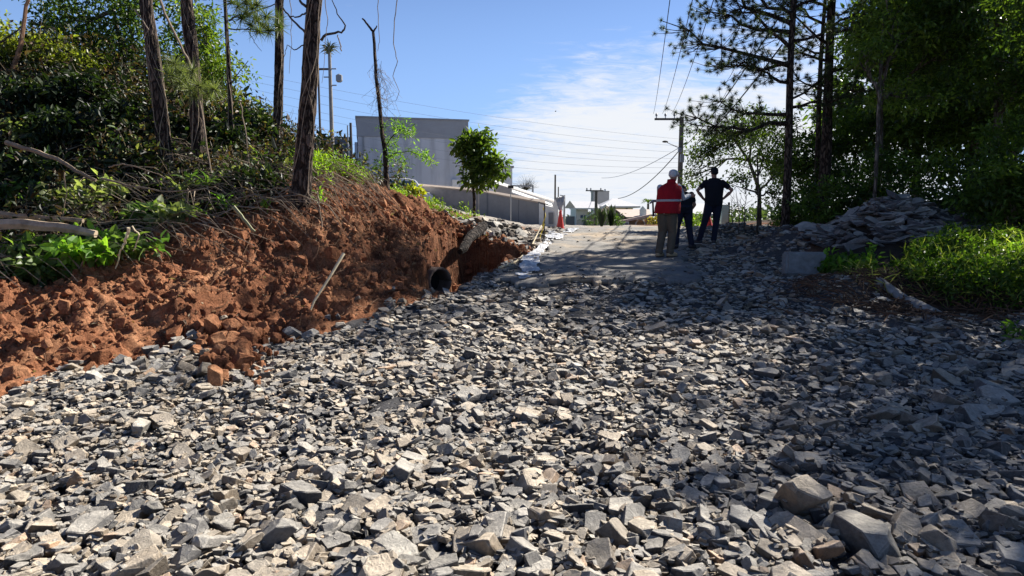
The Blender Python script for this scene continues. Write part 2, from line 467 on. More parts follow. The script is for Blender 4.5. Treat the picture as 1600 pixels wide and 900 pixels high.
gravel_c = np.array([.10, .098, .10]); soil_c = np.array([.20, .095, .05]); dirt_c = np.array([.060, .046, .036]); far_c = np.array([.10, .13, .05]); street_c = np.array([.36, .33, .29])
def w3(m): return m[..., None]
C = np.ones(GX.shape + (3,)) * soil_c
C = C * (1 - w3(sstep(GX - gr(GY), -.2, .5))) + dirt_c * w3(sstep(GX - gr(GY), -.2, .5))
onst = sstep(GX - bx(GY), -.3, 0) * (1 - sstep(GX - gr(np.minimum(GY, 24)), -.3, .2)) * (GY < 24)
C = C * (1 - w3(onst)) + gravel_c * w3(onst)
left_dirt = sstep(dL, 4.2, 5.5) * (GY > 5)
C = C * (1 - w3(left_dirt)) + dirt_c * w3(left_dirt)
strt = sstep(GY, 21.5, 23.5) * sstep(GX, -7, -4) * (1 - sstep(GX, 7.0, 8.5)) * (1 - sstep(GY, 46, 50))
C = C * (1 - w3(strt)) + street_c * w3(strt)
farm = sstep(GY, 48, 55)
C = C * (1 - w3(farm)) + far_c * w3(farm)
redr = np.exp(-((GX - (gr(np.minimum(GY, 24)) + .2)) / .5) ** 2) * (GY > 13.5) * (GY < 24) * .9
C = C * (1 - w3(redr)) + np.array([.20, .085, .045]) * w3(redr)
me = np_mesh('ground', np.stack([GX, GY, GZ], -1).reshape(-1, 3), F.ravel(), np.full(len(F), 4), C.reshape(-1, 3), True)
tag(link('ground', me, M_ground), kind='structure')

# ------------------------------------------------------------------ red soil bank: fine sheet with clods and hollows
def bank_z(x, y):
    h = H(x, y)
    d = bx(y) - x
    wx = x + 0.18 * fbm(x * 1.5 + 4, y * 1.5, 2); wy = y + 0.18 * fbm(x * 1.5, y * 1.5 + 7, 2)
    rel = .12 * fbm(wx * 1.3, wy * 1.3, 3) + .05 * ridged(wx * 2.7, wy * 2.7, 3) + .045 * fbm(wx * 5.5, wy * 5.5, 4) + .040 * ridged(wx * 9, wy * 9, 2) * sstep(fbm(x * 1.1, y * 1.1 + 30, 2), -.3, .4) + .026 * fbm(wx * 19, wy * 19, 3)
    ter = np.sin((h * 3.2 + fbm(x * .8, y * .8, 2) * .9) * 3.1) * .055
    return h + (rel + ter - 0.03) * sstep(d, -.05, .55) - .10 * (1 - sstep(d, -.3, .05))
sx = np.arange(-9.3, 1.6, .026); sy = np.concatenate([np.arange(1.0, 4.5, .05), np.arange(4.5, 16.2, .026), np.arange(16.2, 19, .05)])
BX, BY = np.meshgrid(sx, sy)
BZ = bank_z(BX, BY)
keep = (bx(BY) - BX > -.35)
kf = keep[:-1, :-1] & keep[1:, 1:] & keep[:-1, 1:] & keep[1:, :-1]
idx = np.arange(BX.size).reshape(BX.shape)
F = np.stack([idx[:-1, :-1], idx[:-1, 1:], idx[1:, 1:], idx[1:, :-1]], -1)[kf]
used = np.unique(F); remap = np.zeros(BX.size, int); remap[used] = np.arange(len(used))
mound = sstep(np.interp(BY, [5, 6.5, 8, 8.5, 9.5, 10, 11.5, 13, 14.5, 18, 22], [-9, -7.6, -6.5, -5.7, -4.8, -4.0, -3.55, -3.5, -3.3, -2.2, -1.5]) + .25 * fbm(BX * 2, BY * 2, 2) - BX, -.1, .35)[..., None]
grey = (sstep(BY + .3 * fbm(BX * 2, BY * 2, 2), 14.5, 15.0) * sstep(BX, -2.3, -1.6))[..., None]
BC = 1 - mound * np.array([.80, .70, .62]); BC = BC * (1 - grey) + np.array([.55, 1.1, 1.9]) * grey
bank_shade = (sstep(BY + .8 * fbm(BX * .9, BY * .9, 3), 8.6, 10.2) * .55)[..., None]  # darker, less sunlit part of the bank, painted into the soil tint
BC = BC * (1 - bank_shade * np.array([.74, .78, .78]))
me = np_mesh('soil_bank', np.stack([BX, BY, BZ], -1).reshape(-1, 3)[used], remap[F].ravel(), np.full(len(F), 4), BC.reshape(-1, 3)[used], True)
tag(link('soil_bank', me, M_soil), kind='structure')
def BK(x, y): return float(bank_z(np.array([x]), np.array([y]))[0])

# ------------------------------------------------------------------ stone shapes
def bm_proto(bm):
    V = np.array([v.co[:] for v in bm.verts]); bm.verts.index_update()
    L, T = [], []
    for f in bm.faces:
        L += [v.index for v in f.verts]; T.append(len(f.verts))
    return V, np.array(L), np.array(T)
def make_stone(seed, cuts=9, bev=0.05, flat=.5, det=False):
    rs = random.Random(seed)
    bm = bmesh.new(); bmesh.ops.create_cube(bm, size=2)
    for v in bm.verts: v.co = Vector((v.co.x * rs.uniform(.8, 1.15), v.co.y * rs.uniform(.42, .82), v.co.z * flat * rs.uniform(.6, 1.1)))
    for k in range(cuts):
        n = Vector((rs.gauss(0, 1), rs.gauss(0, 1), rs.gauss(0, .8))).normalized()
        sup = max(v.co.dot(n) for v in bm.verts)
        g = bm.verts[:] + bm.edges[:] + bm.faces[:]
        r = bmesh.ops.bisect_plane(bm, geom=g, plane_co=n * sup * rs.uniform(.62, .88), plane_no=n, clear_outer=True)
        ed = [e for e in bm.edges if e.is_boundary]
        if ed: bmesh.ops.edgenet_fill(bm, edges=ed)
    bmesh.ops.remove_doubles(bm, verts=bm.verts[:], dist=.04)
    if bev: bmesh.ops.bevel(bm, geom=bm.edges[:] + bm.verts[:], offset=bev, segments=1, affect='EDGES', profile=.5, clamp_overlap=True)
    if det:
        bmesh.ops.triangulate(bm, faces=bm.faces[:])
        bmesh.ops.subdivide_edges(bm, edges=[e for e in bm.edges if e.calc_length() > .28], cuts=1, use_grid_fill=False)
        bmesh.ops.triangulate(bm, faces=bm.faces[:])
        for v in bm.verts:
            q = v.co * 2.4 + Vector((seed * 3.1, seed * 1.7, 0))
            from mathutils import noise as mn
            v.co += v.co.normalized() * (mn.noise(q) * .05 + mn.noise(q * 2.7) * .028)
    bmesh.ops.recalc_face_normals(bm, faces=bm.faces[:])
    p = bm_proto(bm); bm.free()
    return p
ST_hi = [make_stone(i, random.randint(6, 11), .05, random.choice([.25, .33, .42, .55]), True) for i in range(36)]
ST_lo = [make_stone(100 + i, random.randint(5, 8), .035, random.choice([.22, .3, .4, .5])) for i in range(24)]
def euler_mats(ax_, ay_, az_):
    cx, sx_ = np.cos(ax_), np.sin(ax_); cy, sy_ = np.cos(ay_), np.sin(ay_); cz, sz = np.cos(az_), np.sin(az_)
    o = np.zeros_like(cx); l = np.ones_like(cx)
    X = np.stack([l, o, o, o, cx, -sx_, o, sx_, cx], -1).reshape(-1, 3, 3)
    Y = np.stack([cy, o, sy_, o, l, o, -sy_, o, cy], -1).reshape(-1, 3, 3)
    Z = np.stack([cz, -sz, o, sz, cz, o, o, o, l], -1).reshape(-1, 3, 3)
    return Z @ Y @ X
def stone_cols(n, warm=.42):
    r = RNG.random(n)
    base = np.where(r[:, None] < warm, np.array([.215, .172, .125]), np.where(r[:, None] < .82, np.array([.135, .130, .125]), np.array([.065, .065, .07])))
    rare = RNG.random(n) < .03
    base = np.where(rare[:, None], np.array([.27, .17, .10]), base)
    return base * RNG.uniform(.55, 1.35, (n, 1))

def slab_zone(x, y):   # where the old road surface lies, free of crushed stone
    left = bx(y) + .28 + .12 * fbm(x * 0 + 3, y * 1.3, 2)
    right = np.interp(y, [10.3, 11, 12, 13.5, 15, 17, 20, 26], [3.0, 3.3, 3.3, 3.7, 4.3, 5.0, 5.8, 7.0]) + .15 * fbm(y * 1.5, x * 0, 3)
    front = 10.3 + .38 * fbm(x * 1.6, x * 0 + 5, 4) + .12 * np.sign(np.sin(x * 5.1 + y * .3)) + np.interp(x, [-1, .2, 2, 3.4], [.5, -.1, .1, .2])
    return (x > left) & (x < right) & (y > front)

# piling: every stone settles on the height its footprint already has
cell = .025
hx0, hy0 = -6.5, .6
hw, hh_ = int(17.5 / cell), int(24.5 / cell)
gxx, gyy = np.meshgrid(hx0 + np.arange(hw) * cell, hy0 + np.arange(hh_) * cell)
hm = H(gxx[::4, ::4], gyy[::4, ::4]); hm = np.repeat(np.repeat(hm, 4, 0), 4, 1)[:hh_, :hw] - .0
bankm = (bx(gyy) - gxx) > .05
bh = H(gxx[::2, ::2], gyy[::2, ::2])
stones = []   # x y z size yaw tx ty proto near tint
def pile(xs, ys, size, hi, tilt=.28, cols=None, sink=.42, low=True):
    n = len(xs); hi0 = hi
    yaw = RNG.uniform(0, 2 * np.pi, n); tx = RNG.normal(0, tilt, n); ty = RNG.normal(0, tilt, n)
    pr = RNG.integers(0, 36 if hi else 24, n)
    cols = stone_cols(n) if cols is None else cols
    for i in range(n):
        s = size[i]; hi = hi0 and s > .036
        if not hi: pr[i] %= 24
        ix = int((xs[i] - hx0) / cell); iy = int((ys[i] - hy0) / cell); k = max(1, int(s * .75 / cell))
        if ix - k < 0 or iy - k < 0 or ix + k >= hw or iy + k >= hh_: continue
        w = hm[iy - k:iy + k + 1, ix - k:ix + k + 1]
        p = (ST_hi if hi else ST_lo)[pr[i]]
        th = (p[0][:, 2].max() - p[0][:, 2].min()) * s
        z = float(w.mean()) + th * (.5 - sink) + .15 * float(w.max() - w.mean())
        yy, xx = np.ogrid[-k:k + 1, -k:k + 1]
        q = 1 - (xx * xx + yy * yy) / (k + .5) ** 2
        cap_ = z + th * .34 * np.sqrt(np.clip(q, 0, 1))
        np.maximum(w, np.where(q > 0, cap_, -9), out=w)
        stones.append((xs[i], ys[i], z, s, yaw[i], tx[i], ty[i], pr[i], hi, *cols[i]))
def scatter(n, x0, x1, y0, y1, cond):
    x = RNG.uniform(x0, x1, n); y = RNG.uniform(y0, y1, n)
    k = cond(x, y); return x[k], y[k]
def in_gravel(x, y):
    e = .16 * fbm(x * 1.6, y * 1.6, 3)
    m = (x > bx(y) - .05 + e) & (x < gr(y) + e) & ~slab_zone(x, y)
    return m & (np.abs(x) < .88 * y + 2.3)
def bigger(x, y):    # the lower right of the bed holds larger, rounder rock
    return 1 + .55 * sstep(x - .15 * y, -.3, 3.2) * (1 - sstep(y, 4.2, 7.5)) + .40 * (1 - sstep(y, 2.4, 4.2))
for (dens, med, sg) in ((190, .025, .30), (240, .028, .34), (230, .031, .38), (60, .045, .32), (2.5, .068, .22)):
    x, y = scatter(int(dens * 14 * 6.6), -5.2, 8.8, 1.0, 7.6, in_gravel)
    b_ = bigger(x, y); kk = RNG.random(len(x)) < 1 / b_ ** 1.5; x, y, b_ = x[kk], y[kk], b_[kk]
    pile(x, y, np.clip(med * np.exp(RNG.normal(0, sg, len(x))), .012, .11) * b_, True, .30)
for (dens, med, sg) in ((100, .035, .28), (120, .039, .34), (40, .055, .3)):
    x, y = scatter(int(dens * 12 * 16.6), -3.4, 9.2, 7.4, 24, in_gravel)
    far = 1 + .45 * sstep(y, 11, 17)
    kk = RNG.random(len(x)) < 1 / far ** 1.5; x, y, far = x[kk], y[kk], far[kk]
    pile(x, y, np.clip(med * np.exp(RNG.normal(0, sg, len(x))), .02, .15) * far, False, .24)
# small chips filling the last gaps close to the camera
x, y = scatter(9000, -4.4, 5.5, 1.6, 5.5, in_gravel)
pile(x, y, np.clip(.019 * np.exp(RNG.normal(0, .3, len(x))), .01, .04), False, .4)
# stones spilled on the foot of the soil bank
x, y = scatter(2600, -5.5, 1, 4.2, 16, lambda x, y: (bx(y) - x < .55 * RNG.random(len(x)) ** 1.5 + .1 * fbm(x * 2, y * 2, 2)) & (bx(y) - x > -.1))
for i in range(len(x)):
    z = float(bank_z(x[i:i + 1], y[i:i + 1])[0])
    s = float(np.clip(.06 * np.exp(RNG.normal(0, .35)), .03, .13))
    if trench(x[i:i + 1], y[i:i + 1])[0] > .2 and RNG.random() < .6: continue
    stones.append((x[i], y[i], z + s * .15, s, RNG.uniform(0, 6.3), RNG.normal(0, .4), RNG.normal(0, .4), int(RNG.integers(0, 36)), True, *stone_cols(1)[0]))
# grey spoil of broken road surface heaped above the end of the cut
n = 900; x = RNG.uniform(-2.0, 1.0, n); y = RNG.uniform(14.6, 20, n); k = (bx(y) - x > -.4) & (bx(y) - x < 2.0 + .3 * fbm(x, y, 2)); x, y = x[k], y[k]
zz = bank_z(x, y)
for i in range(len(x)): stones.append((x[i], y[i], zz[i] + .03, float(np.clip(.07 * np.exp(RNG.normal(0, .4)), .03, .2)), RNG.uniform(0, 6.3), RNG.normal(0, .3), RNG.normal(0, .3), int(RNG.integers(0, 24)), False, *(stone_cols(1)[0] * .75)))
# a few placed stones that stand out in the photograph
SPECIAL = [  # px, py, size, label, colour, flatness of shape index
    (900, 580, .085, 'round pale whitish stone lying flat in the middle of the rubble bed', (.62, .60, .56)),
    (1362, 862, .19, 'largest boulder of the rubble, mottled brown and grey, at the lower right', (.24, .225, .20)),
    (1562, 628, .18, 'smooth squat grey boulder resting on top of the rubble by the right edge', (.22, .225, .23)),
    (215, 682, .12, 'large pale block of stone standing proud of the rubble on the left', (.46, .43, .38)),
    (145, 600, .12, 'flat pale grey stone at the foot of the red soil on the left', (.44, .43, .41)),
    (848, 738, .11, 'broad buff slab of stone in the middle of the near rubble', (.42, .36, .28)),
    (968, 812, .12, 'pitted grey stone near the bottom edge, right of the centre', (.36, .34, .31)),
    (1010, 850, .11, 'buff stone with a brown stain near the bottom edge', (.40, .34, .26)),
    (1165, 830, .12, 'wide grey stone with a flat top near the lower right', (.30, .30, .30)),
    (1130, 772, .10, 'wedge of bluish stone among the larger rocks right of centre', (.25, .26, .28)),
    (620, 885, .13, 'big grey stone cut by the bottom edge, left of centre', (.34, .33, .31)),
    (955, 655, .075, 'long light tan shard lying on the rubble right of centre', (.50, .44, .36)),
    (1300, 622, .10, 'white plate-like stone with a thin edge on the shaded rubble', (.5, .5, .5)),
]
for k, (px, py, s, lab, c) in enumerate(SPECIAL):
    g = ground_pt(px, py)
    pile(np.array([g.x]), np.array([g.y + s * .3]), np.array([s * .84]), True, .12, np.array([c]) * .6, .5)
    stones[-1] = tuple(stones[-1]) + (k,)

# loose blocks heaped against the foot of the soil on the left
for _ in range(150):
    px, py = RNG.uniform(150, 370), RNG.uniform(500, 610)
    if py < 610 - (px - 90) * .40 or (px > 300 and py > 560): continue
    g_ = ground_pt(px, py); s_ = float(np.clip(.055 * np.exp(RNG.normal(0, .35)), .03, .11))
    stones.append((g_.x, g_.y, max(g_.z, float(bank_z(np.array([g_.x]), np.array([g_.y]))[0])) + s_ * .3, s_, RNG.uniform(0, 6.3), RNG.normal(0, .4), RNG.normal(0, .4), int(RNG.integers(0, 36)), True, *(stone_cols(1)[0] * 1.15)))
# split: the 300 that show largest become things of their own
info = []
for i, s in enumerate(stones):
    x, y, z, sz = s[:4]
    dz = (y * CP - (z - CAMZ) * SP); u = x / dz; v = (-(z - CAMZ) * CP - y * SP) / dz
    vis = abs(u) < .78 and abs(v) < .44
    sp = len(s) > 12
    ti = int((y - hy0) / cell); tj = int((x - hx0) / cell)
    top = 0 <= ti < hh_ and 0 <= tj < hw and hm[ti, tj] < z + sz * .55
    info.append((1e3 + sz if sp else sz / dz * (vis and top)))
order = np.argsort(-np.array(info))
own = set(order[:300].tolist())
def build_batch(name, sel, mat):
    g = Geo()
    S = [stones[i] for i in sel]
    for hi, protos in ((True, ST_hi), (False, ST_lo)):
        for k, p in enumerate(protos):
            a = np.array([s[:12] for s in S if s[8] == hi and s[7] == k], dtype=float)
            if len(a) == 0: continue
            Mx = euler_mats(a[:, 5], a[:, 6], a[:, 4]) * a[:, 3][:, None, None]
            g.bake(p, Mx, a[:, :3], a[:, 9:12])
    return g.build(name, mat)
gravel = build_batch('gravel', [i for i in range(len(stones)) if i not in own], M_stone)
tag(gravel, kind='stuff')
GRP = 'largest loose stones on the rubble bed'
lab_groups = {}
for i in sorted(own):
    s = stones[i]
    p = ST_hi[s[7]] if s[8] else ST_lo[s[7]]
    Mx = euler_mats(np.array([s[5]]), np.array([s[6]]), np.array([s[4]]))[0] * s[3]
    V = p[0] @ Mx.T
    me = np_mesh('stone', V, p[1], p[2], np.tile(np.array(s[9:12]), (len(V), 1)))
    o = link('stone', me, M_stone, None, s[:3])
    c = s[9:12]
    if len(s) > 12:
        tag(o, SPECIAL[s[-1]][3], 'stone', GRP)
        o.name = 'boulder' if s[3] > .145 else 'stone'
    else:
        w_ = 'wide flat' if s[7] % 3 == 0 else 'chunky' if s[7] % 3 == 1 else 'long'
        tone = 'rusty' if c[0] > 2.2 * c[2] else 'buff' if c[0] > 1.4 * c[2] else 'pale grey' if c[0] > .14 else 'mid grey' if c[0] > .09 else 'dark'
        ang = s[0] / s[1]
        side = ('far left', 'left', 'left of centre', 'right of centre', 'right', 'far right')[int(np.clip((ang + .75) / .25, 0, 5))]
        rows = 'bottom edge row' if s[1] < 2.75 else 'second row up' if s[1] < 3.15 else 'third row up' if s[1] < 3.7 else 'fourth row up' if s[1] < 4.6 else 'middle of the bed' if s[1] < 7 else 'upper bed'
        shape = 'flat' if w_ == 'wide flat' else w_
        lab_groups.setdefault(f'{shape} {tone} stone, {side}, {rows}', []).append((ang, o))
ORD = ['leftmost', 'second from left', 'third from left', 'fourth from left', 'fifth from left', 'sixth from left', 'seventh from left', 'eighth from left', 'ninth from left']
for lab, lst in lab_groups.items():
    lst.sort(key=lambda e: e[0])
    for q_, (_, o) in enumerate(lst):
        extra = '' if len(lst) == 1 else ', left one of two' if len(lst) == 2 and q_ == 0 else ', right one of two' if len(lst) == 2 else ', rightmost of them' if q_ == len(lst) - 1 else f', {ORD[min(q_, 8)]}'
        tag(o, lab + extra, 'stone', GRP)

# ------------------------------------------------------------------ heap of slabs on the right verge
def slab_cols(n): return np.where(RNG.random((n, 1)) < .35, np.array([.27, .25, .23]), np.array([.16, .16, .17])) * RNG.uniform(.3, .85, (n, 1))
g = Geo()
for k, p in enumerate(ST_lo):
    n = 34
    r = np.sqrt(RNG.random(n)) * 1.65; a = RNG.uniform(0, 2 * np.pi, n)
    x = 7.65 + r * np.cos(a) * 1.0; y = 13.1 + r * np.sin(a) * .95
    z = H(x, y) + RNG.uniform(-.02, .16, n)
    sz = RNG.uniform(.08, .19, n)
    Mx = euler_mats(RNG.normal(0, .3, n), RNG.normal(0, .3, n), RNG.uniform(-.6, .6, n)) * sz[:, None, None] * np.array([1.25, 1, .6])
    g.bake(p, Mx, np.stack([x, y, z], 1), slab_cols(n))
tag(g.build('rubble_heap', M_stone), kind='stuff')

# ------------------------------------------------------------------ soil clods, roots and litter on the bank
g = Geo()
for k in range(20):
    p = make_stone(300 + k, 11, .12, .8, k < 8)
    n = 620
    y = RNG.uniform(4.2, 15.5, n); x = bx(y) - RNG.random(n) ** .8 * np.interp(y, [4, 8, 12, 16], [3.6, 4.6, 3, 1.6]) + .05
    z = bank_z(x, y)
    sz = np.clip(.019 * np.exp(RNG.normal(0, .62, n)), .007, .11)
    Mx = euler_mats(*[RNG.uniform(0, 6.3, n) for _ in range(3)]) * sz[:, None, None]
    g.bake(p, Mx, np.stack([x, y, z + sz * .2], 1))
for k in range(20):    # a tongue of clods slumped onto the stone
    p = make_stone(300 + k, 11, .12, .8, k < 8); n = 16
    q_ = [ground_pt(RNG.normal(368, 26), RNG.normal(556, 17)) for _ in range(n)]
    x = np.array([e.x for e in q_]); y = np.array([e.y for e in q_]); sz = np.clip(.032 * np.exp(RNG.normal(0, .6, n)), .010, .12)
    g.bake(p, euler_mats(*[RNG.uniform(0, 6.3, n) for _ in range(3)]) * sz[:, None, None], np.stack([x, y, H(x, y) + .05 + sz * .4], 1))
tag(g.build('soil_clods', M_soil, smooth=False), kind='stuff')
# dry leaves, chips of wood and pebbles lying on the soil
g = Geo(); n = 5200
y = RNG.uniform(4.2, 15.5, n); x = bx(y) - RNG.random(n) ** .8 * np.interp(y, [4, 8, 12, 16], [3.6, 4.8, 3.2, 1.8])
z = bank_z(x, y) + .008
chip = (np.array([(0, 0, 0), (.4, .22, .06), (1, 0, 0), (.4, -.22, .05)]), np.array([0, 3, 2, 1]), np.array([4]))
Mx = euler_mats(RNG.normal(0, .5, n), RNG.normal(0, .5, n), RNG.uniform(0, 6.3, n)) * np.clip(.035 * np.exp(RNG.normal(0, .5, n)), .01, .12)[:, None, None]
t_ = RNG.random((n, 1)); g.bake(chip, Mx, np.stack([x, y, z], 1), np.where(t_ < .5, np.array([.30, .19, .10]), np.where(t_ < .8, np.array([.12, .07, .04]), np.array([.45, .38, .26]))) * RNG.uniform(.6, 1.3, (n, 1)))
M_litter = leaf_mat('dry litter', .1, .7)
tag(g.build('leaf_litter', M_litter), kind='stuff')
# ------------------------------------------------------------------ the old road surface
def road_mat():
    m, t, b, o = mat_new('dusty old asphalt')
    n1 = noise(t, .55, 5, .6, dist=.5); n2 = noise(t, 5, 7, .7, dist=.5); n3 = noise(t, 60, 4, .7)
    c = ramp(t, n1, [(0.36, (.19, .185, .18)), (0.5, (.28, .26, .23)), (.64, (.42, .33, .23))])
    c = mixrgb(t, c, ramp(t, n2, [(.3, (.55, .55, .55)), (.55, (1, 1, 1)), (.8, (1.15, 1.12, 1.1))]), .9, 'MULTIPLY')
    c = mixrgb(t, c, ramp(t, n3, [(.35, (.7, .7, .7)), (.6, (1.1, 1.1, 1.1))]), .6, 'MULTIPLY')
    t.links.new(c, b.inputs['Base Color']); b.inputs['Roughness'].default_value = .9
    h = bump(t, b, n2, .6, .03); bump(t, b, n3, .5, .006, h)
    return m
M_road = road_mat()
rx_ = np.arange(-1.4, 8, .06); ry_ = np.arange(9.8, 26, .06)
X, Y = np.meshgrid(rx_, ry_)
Z = H(X, Y) + .055 + .022 * fbm(X * .9, Y * 2.2, 4) + .02 * ridged(X * .35 + Y * .15, Y * .9, 2)
kp = slab_zone(X, Y)
kf = kp[:-1, :-1] & kp[1:, 1:] & kp[:-1, 1:] & kp[1:, :-1]
idx = np.arange(X.size).reshape(X.shape)
F = np.stack([idx[:-1, :-1], idx[:-1, 1:], idx[1:, 1:], idx[1:, :-1]], -1)[kf]
used = np.unique(F); remap = np.zeros(X.size, int); remap[used] = np.arange(len(used))
me = np_mesh('road', np.stack([X, Y, Z], -1).reshape(-1, 3)[used], remap[F].ravel(), np.full(len(F), 4), None, True)
ro = tag(link('road', me, M_road), kind='structure')
md = ro.modifiers.new('thick', 'SOLIDIFY'); md.thickness = .085; md.offset = -1
def RZ(x, y):
    return Hs(x, y) + .055 + float(.022 * fbm(x * .9, y * 2.2, 4) + .02 * ridged(x * .35 + y * .15, y * .9, 2))

g = Geo(); n = 2600
x = RNG.uniform(-1.4, 7, n); y = RNG.uniform(10, 25, n); k = slab_zone(x, y); x, y = x[k], y[k]
edge = np.minimum(np.abs(y - 10.6) / 1.2, np.minimum(x - bx(y), np.interp(y, [10.3, 13.5, 17, 26], [3.2, 3.7, 5, 7]) - x) / .8)
k = RNG.random(len(x)) < np.clip(.9 - edge * .75, .06, 1); x, y = x[k], y[k]
z = H(x, y) + .055 + .022 * fbm(x * .9, y * 2.2, 4) + .02 * ridged(x * .35 + y * .15, y * .9, 2) + .008
pr = RNG.integers(0, 24, len(x)); sz = np.clip(.026 * np.exp(RNG.normal(0, .45, len(x))), .01, .07)
for q_ in range(24):
    m_ = pr == q_
    if m_.any(): g.bake(ST_lo[q_], euler_mats(RNG.normal(0, .2, m_.sum()), RNG.normal(0, .2, m_.sum()), RNG.uniform(0, 6.3, m_.sum())) * sz[m_][:, None, None], np.stack([x, y, z], 1)[m_], stone_cols(int(m_.sum())))
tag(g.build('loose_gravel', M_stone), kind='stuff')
def slab_piece(px, py, poly, th, rot, tilt, label, z_up=.06):
    g0 = ground_pt(px, py); g = Geo()
    n = len(poly)
    V = [(a, b, 0) for a, b in poly] + [(a * 1.02, b * 1.02, -th) for a, b in poly]
    F_ = [tuple(range(n)), tuple(range(2 * n - 1, n - 1, -1))] + [(i, i + n, (i + 1) % n + n, (i + 1) % n) for i in range(n)]
    V = np.array(V) @ np.array(Matrix.Rotation(rot, 3, 'Z') @ Matrix.Rotation(tilt, 3, 'X')).T + np.array([g0.x, g0.y, g0.z + z_up])
    g.faces(V, [f[::-1] for f in F_])
    o = g.build('pavement_slab', M_road, None, (g0.x, g0.y, g0.z + z_up))
    return tag(o, label, 'slab', 'broken pieces of the old road surface')
slab_piece(1068, 432, [(-.42, -.12), (.35, -.2), (.48, .05), (.2, .2), (-.38, .17)], .06, .1, .10, 'long flat broken piece of road slab, front-most, below the trousers and boots')
slab_piece(1010, 425, [(-.9, -.1), (.1, -.25), (.95, -.1), (.8, .5), (-.7, .45)], .05, -.08, .06, 'widest loose sheet of broken road surface at its ragged front edge', .11)
slab_piece(960, 440, [(-.3, -.08), (.3, -.12), (.33, .1), (-.2, .14)], .05, -.2, .2, 'small broken piece of road slab tipped among dark stones')

# concrete block
def block():
    g0 = ground_pt(1255, 432)
    w, h, d = .66, .40, .24
    bm = bmesh.new(); bmesh.ops.create_cube(bm, size=1)
    for v in bm.verts: v.co = Vector((v.co.x * w, v.co.y * d, v.co.z * h + h / 2))
    bmesh.ops.bevel(bm, geom=[e for e in bm.edges], offset=.035, segments=3, affect='EDGES')
    bmesh.ops.subdivide_edges(bm, edges=[e for e in bm.edges if e.calc_length() > .2], cuts=4, use_grid_fill=True)
    for v in bm.verts:
        from mathutils import noise as mn
        v.co += Vector((mn.noise(v.co * 9), mn.noise(v.co * 9 + Vector((5, 0, 0))), mn.noise(v.co * 9 + Vector((0, 5, 0))))) * .020
    me = bpy.data.meshes.new('concrete_block'); bm.to_mesh(me); bm.free()
    o = link('concrete_block', me, M_block, None, (g0.x, g0.y, g0.z + .0))
    o.rotation_euler = (R(-4), R(1), R(-3))
    tag(o, 'upright pale grey concrete block with rounded corners standing in the dark rubble', 'concrete block')
M_block = simple('block concrete', (.20, .215, .22), .85, .34, 5, .3)
block()

# broken concrete pipe lying on the right verge
def curved_piece(name, a, b, r, arc0, arc1, mat, label, cat, group=None, thick=.02, jag=.05):
    a, b = Vector(a), Vector(b); d = b - a; L = d.length; dn = d.normalized()
    s = dn.cross(Vector((0, 0, 1))).normalized(); u = s.cross(dn)
    n, m = 14, 14; g = Geo(); V = []
    for lay, rr in enumerate((r, r - thick)):
        for i in range(n + 1):
            t_ = i / n
            for k in range(m + 1):
                an = arc0 + (arc1 - arc0) * k / m
                e = jag * math.sin(k * 2.1 + 1.3) * ((i == 0) - (i == n)) + jag * .6 * math.cos(k * 3.7) * ((i == n))
                V.append(a + dn * (L * t_ + e) + (s * math.cos(an) + u * math.sin(an)) * rr * (1 + .02 * math.sin(i * 1.7)))
    W = m + 1; O = (n + 1) * W; F_ = []
    for i in range(n):
        for k in range(m):
            q = i * W + k
            F_.append((q, q + W, q + W + 1, q + 1)); F_.append((O + q, O + q + 1, O + q + W + 1, O + q + W))
    for i in range(n):
        q = i * W; F_.append((q, q + O, q + O + W, q + W)); q = i * W + m; F_.append((q, q + W, q + O + W, q + O))
    if arc1 - arc0 < 6.2:
        pass
    for k in range(m):
        F_.append((k, k + 1, O + k + 1, O + k)); q = n * W + k; F_.append((q, O + q, O + q + 1, q + 1))
    g.faces([tuple(v) for v in V], F_)
    return tag(g.build(name, mat, None, a, True), label, cat, group)
M_oldpipe = simple('mottled old cement pipe', (.25, .24, .225), .8, .5, 11, .5)
pa = ground_pt(1372, 448); pb = ground_pt(1415, 476); pc = ground_pt(1420, 478); pd = ground_pt(1462, 500)
up = Vector((0, 0, .03))
curved_piece('broken_pipe', pa + up, pb + up, .085, 0.1, 3.0, M_oldpipe, 'upper length of the broken grey pipe lying beside the weeds', 'pipe', 'lengths of the broken pipe on the verge')
curved_piece('broken_pipe', pc + up, pd + up, .10, -.1, 3.2, M_oldpipe, 'lower mottled length of the broken pipe, ending in the shaded rubble', 'pipe', 'lengths of the broken pipe on the verge')
# drain pipes in the excavated bank
M_pipe = simple('reddened concrete pipe', (.15, .10, .075), .9, .3, 8, .4)
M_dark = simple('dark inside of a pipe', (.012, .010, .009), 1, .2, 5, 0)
def drain(px, py, Yd, r, yaw, label):
    c = P(px, py, Yd); d = Vector((math.sin(yaw), math.cos(yaw), -.02)).normalized()
    o = curved_piece('drain_pipe', c, c + d * 1.1, r, 0, 2 * math.pi, M_pipe, label, 'pipe', 'drain pipes showing in the cut bank', .045, .0)
    g = Geo(); g.tube([c + d * .30, c + d * .34], r - .05, 18)  # near-black disc stands in for the shade deep in the pipe
    q = g.build('pipe_dark', M_dark, o); q.location = -Vector(c)
drain(688, 440, 10.95, .25, -.75, 'larger round pipe mouth low in the dark hollow of the cut bank')
drain(614, 416, 10.75, .16, -.75, 'smaller dark pipe mouth higher up the root-covered bank')
for _p in bpy.data.objects:
    pass

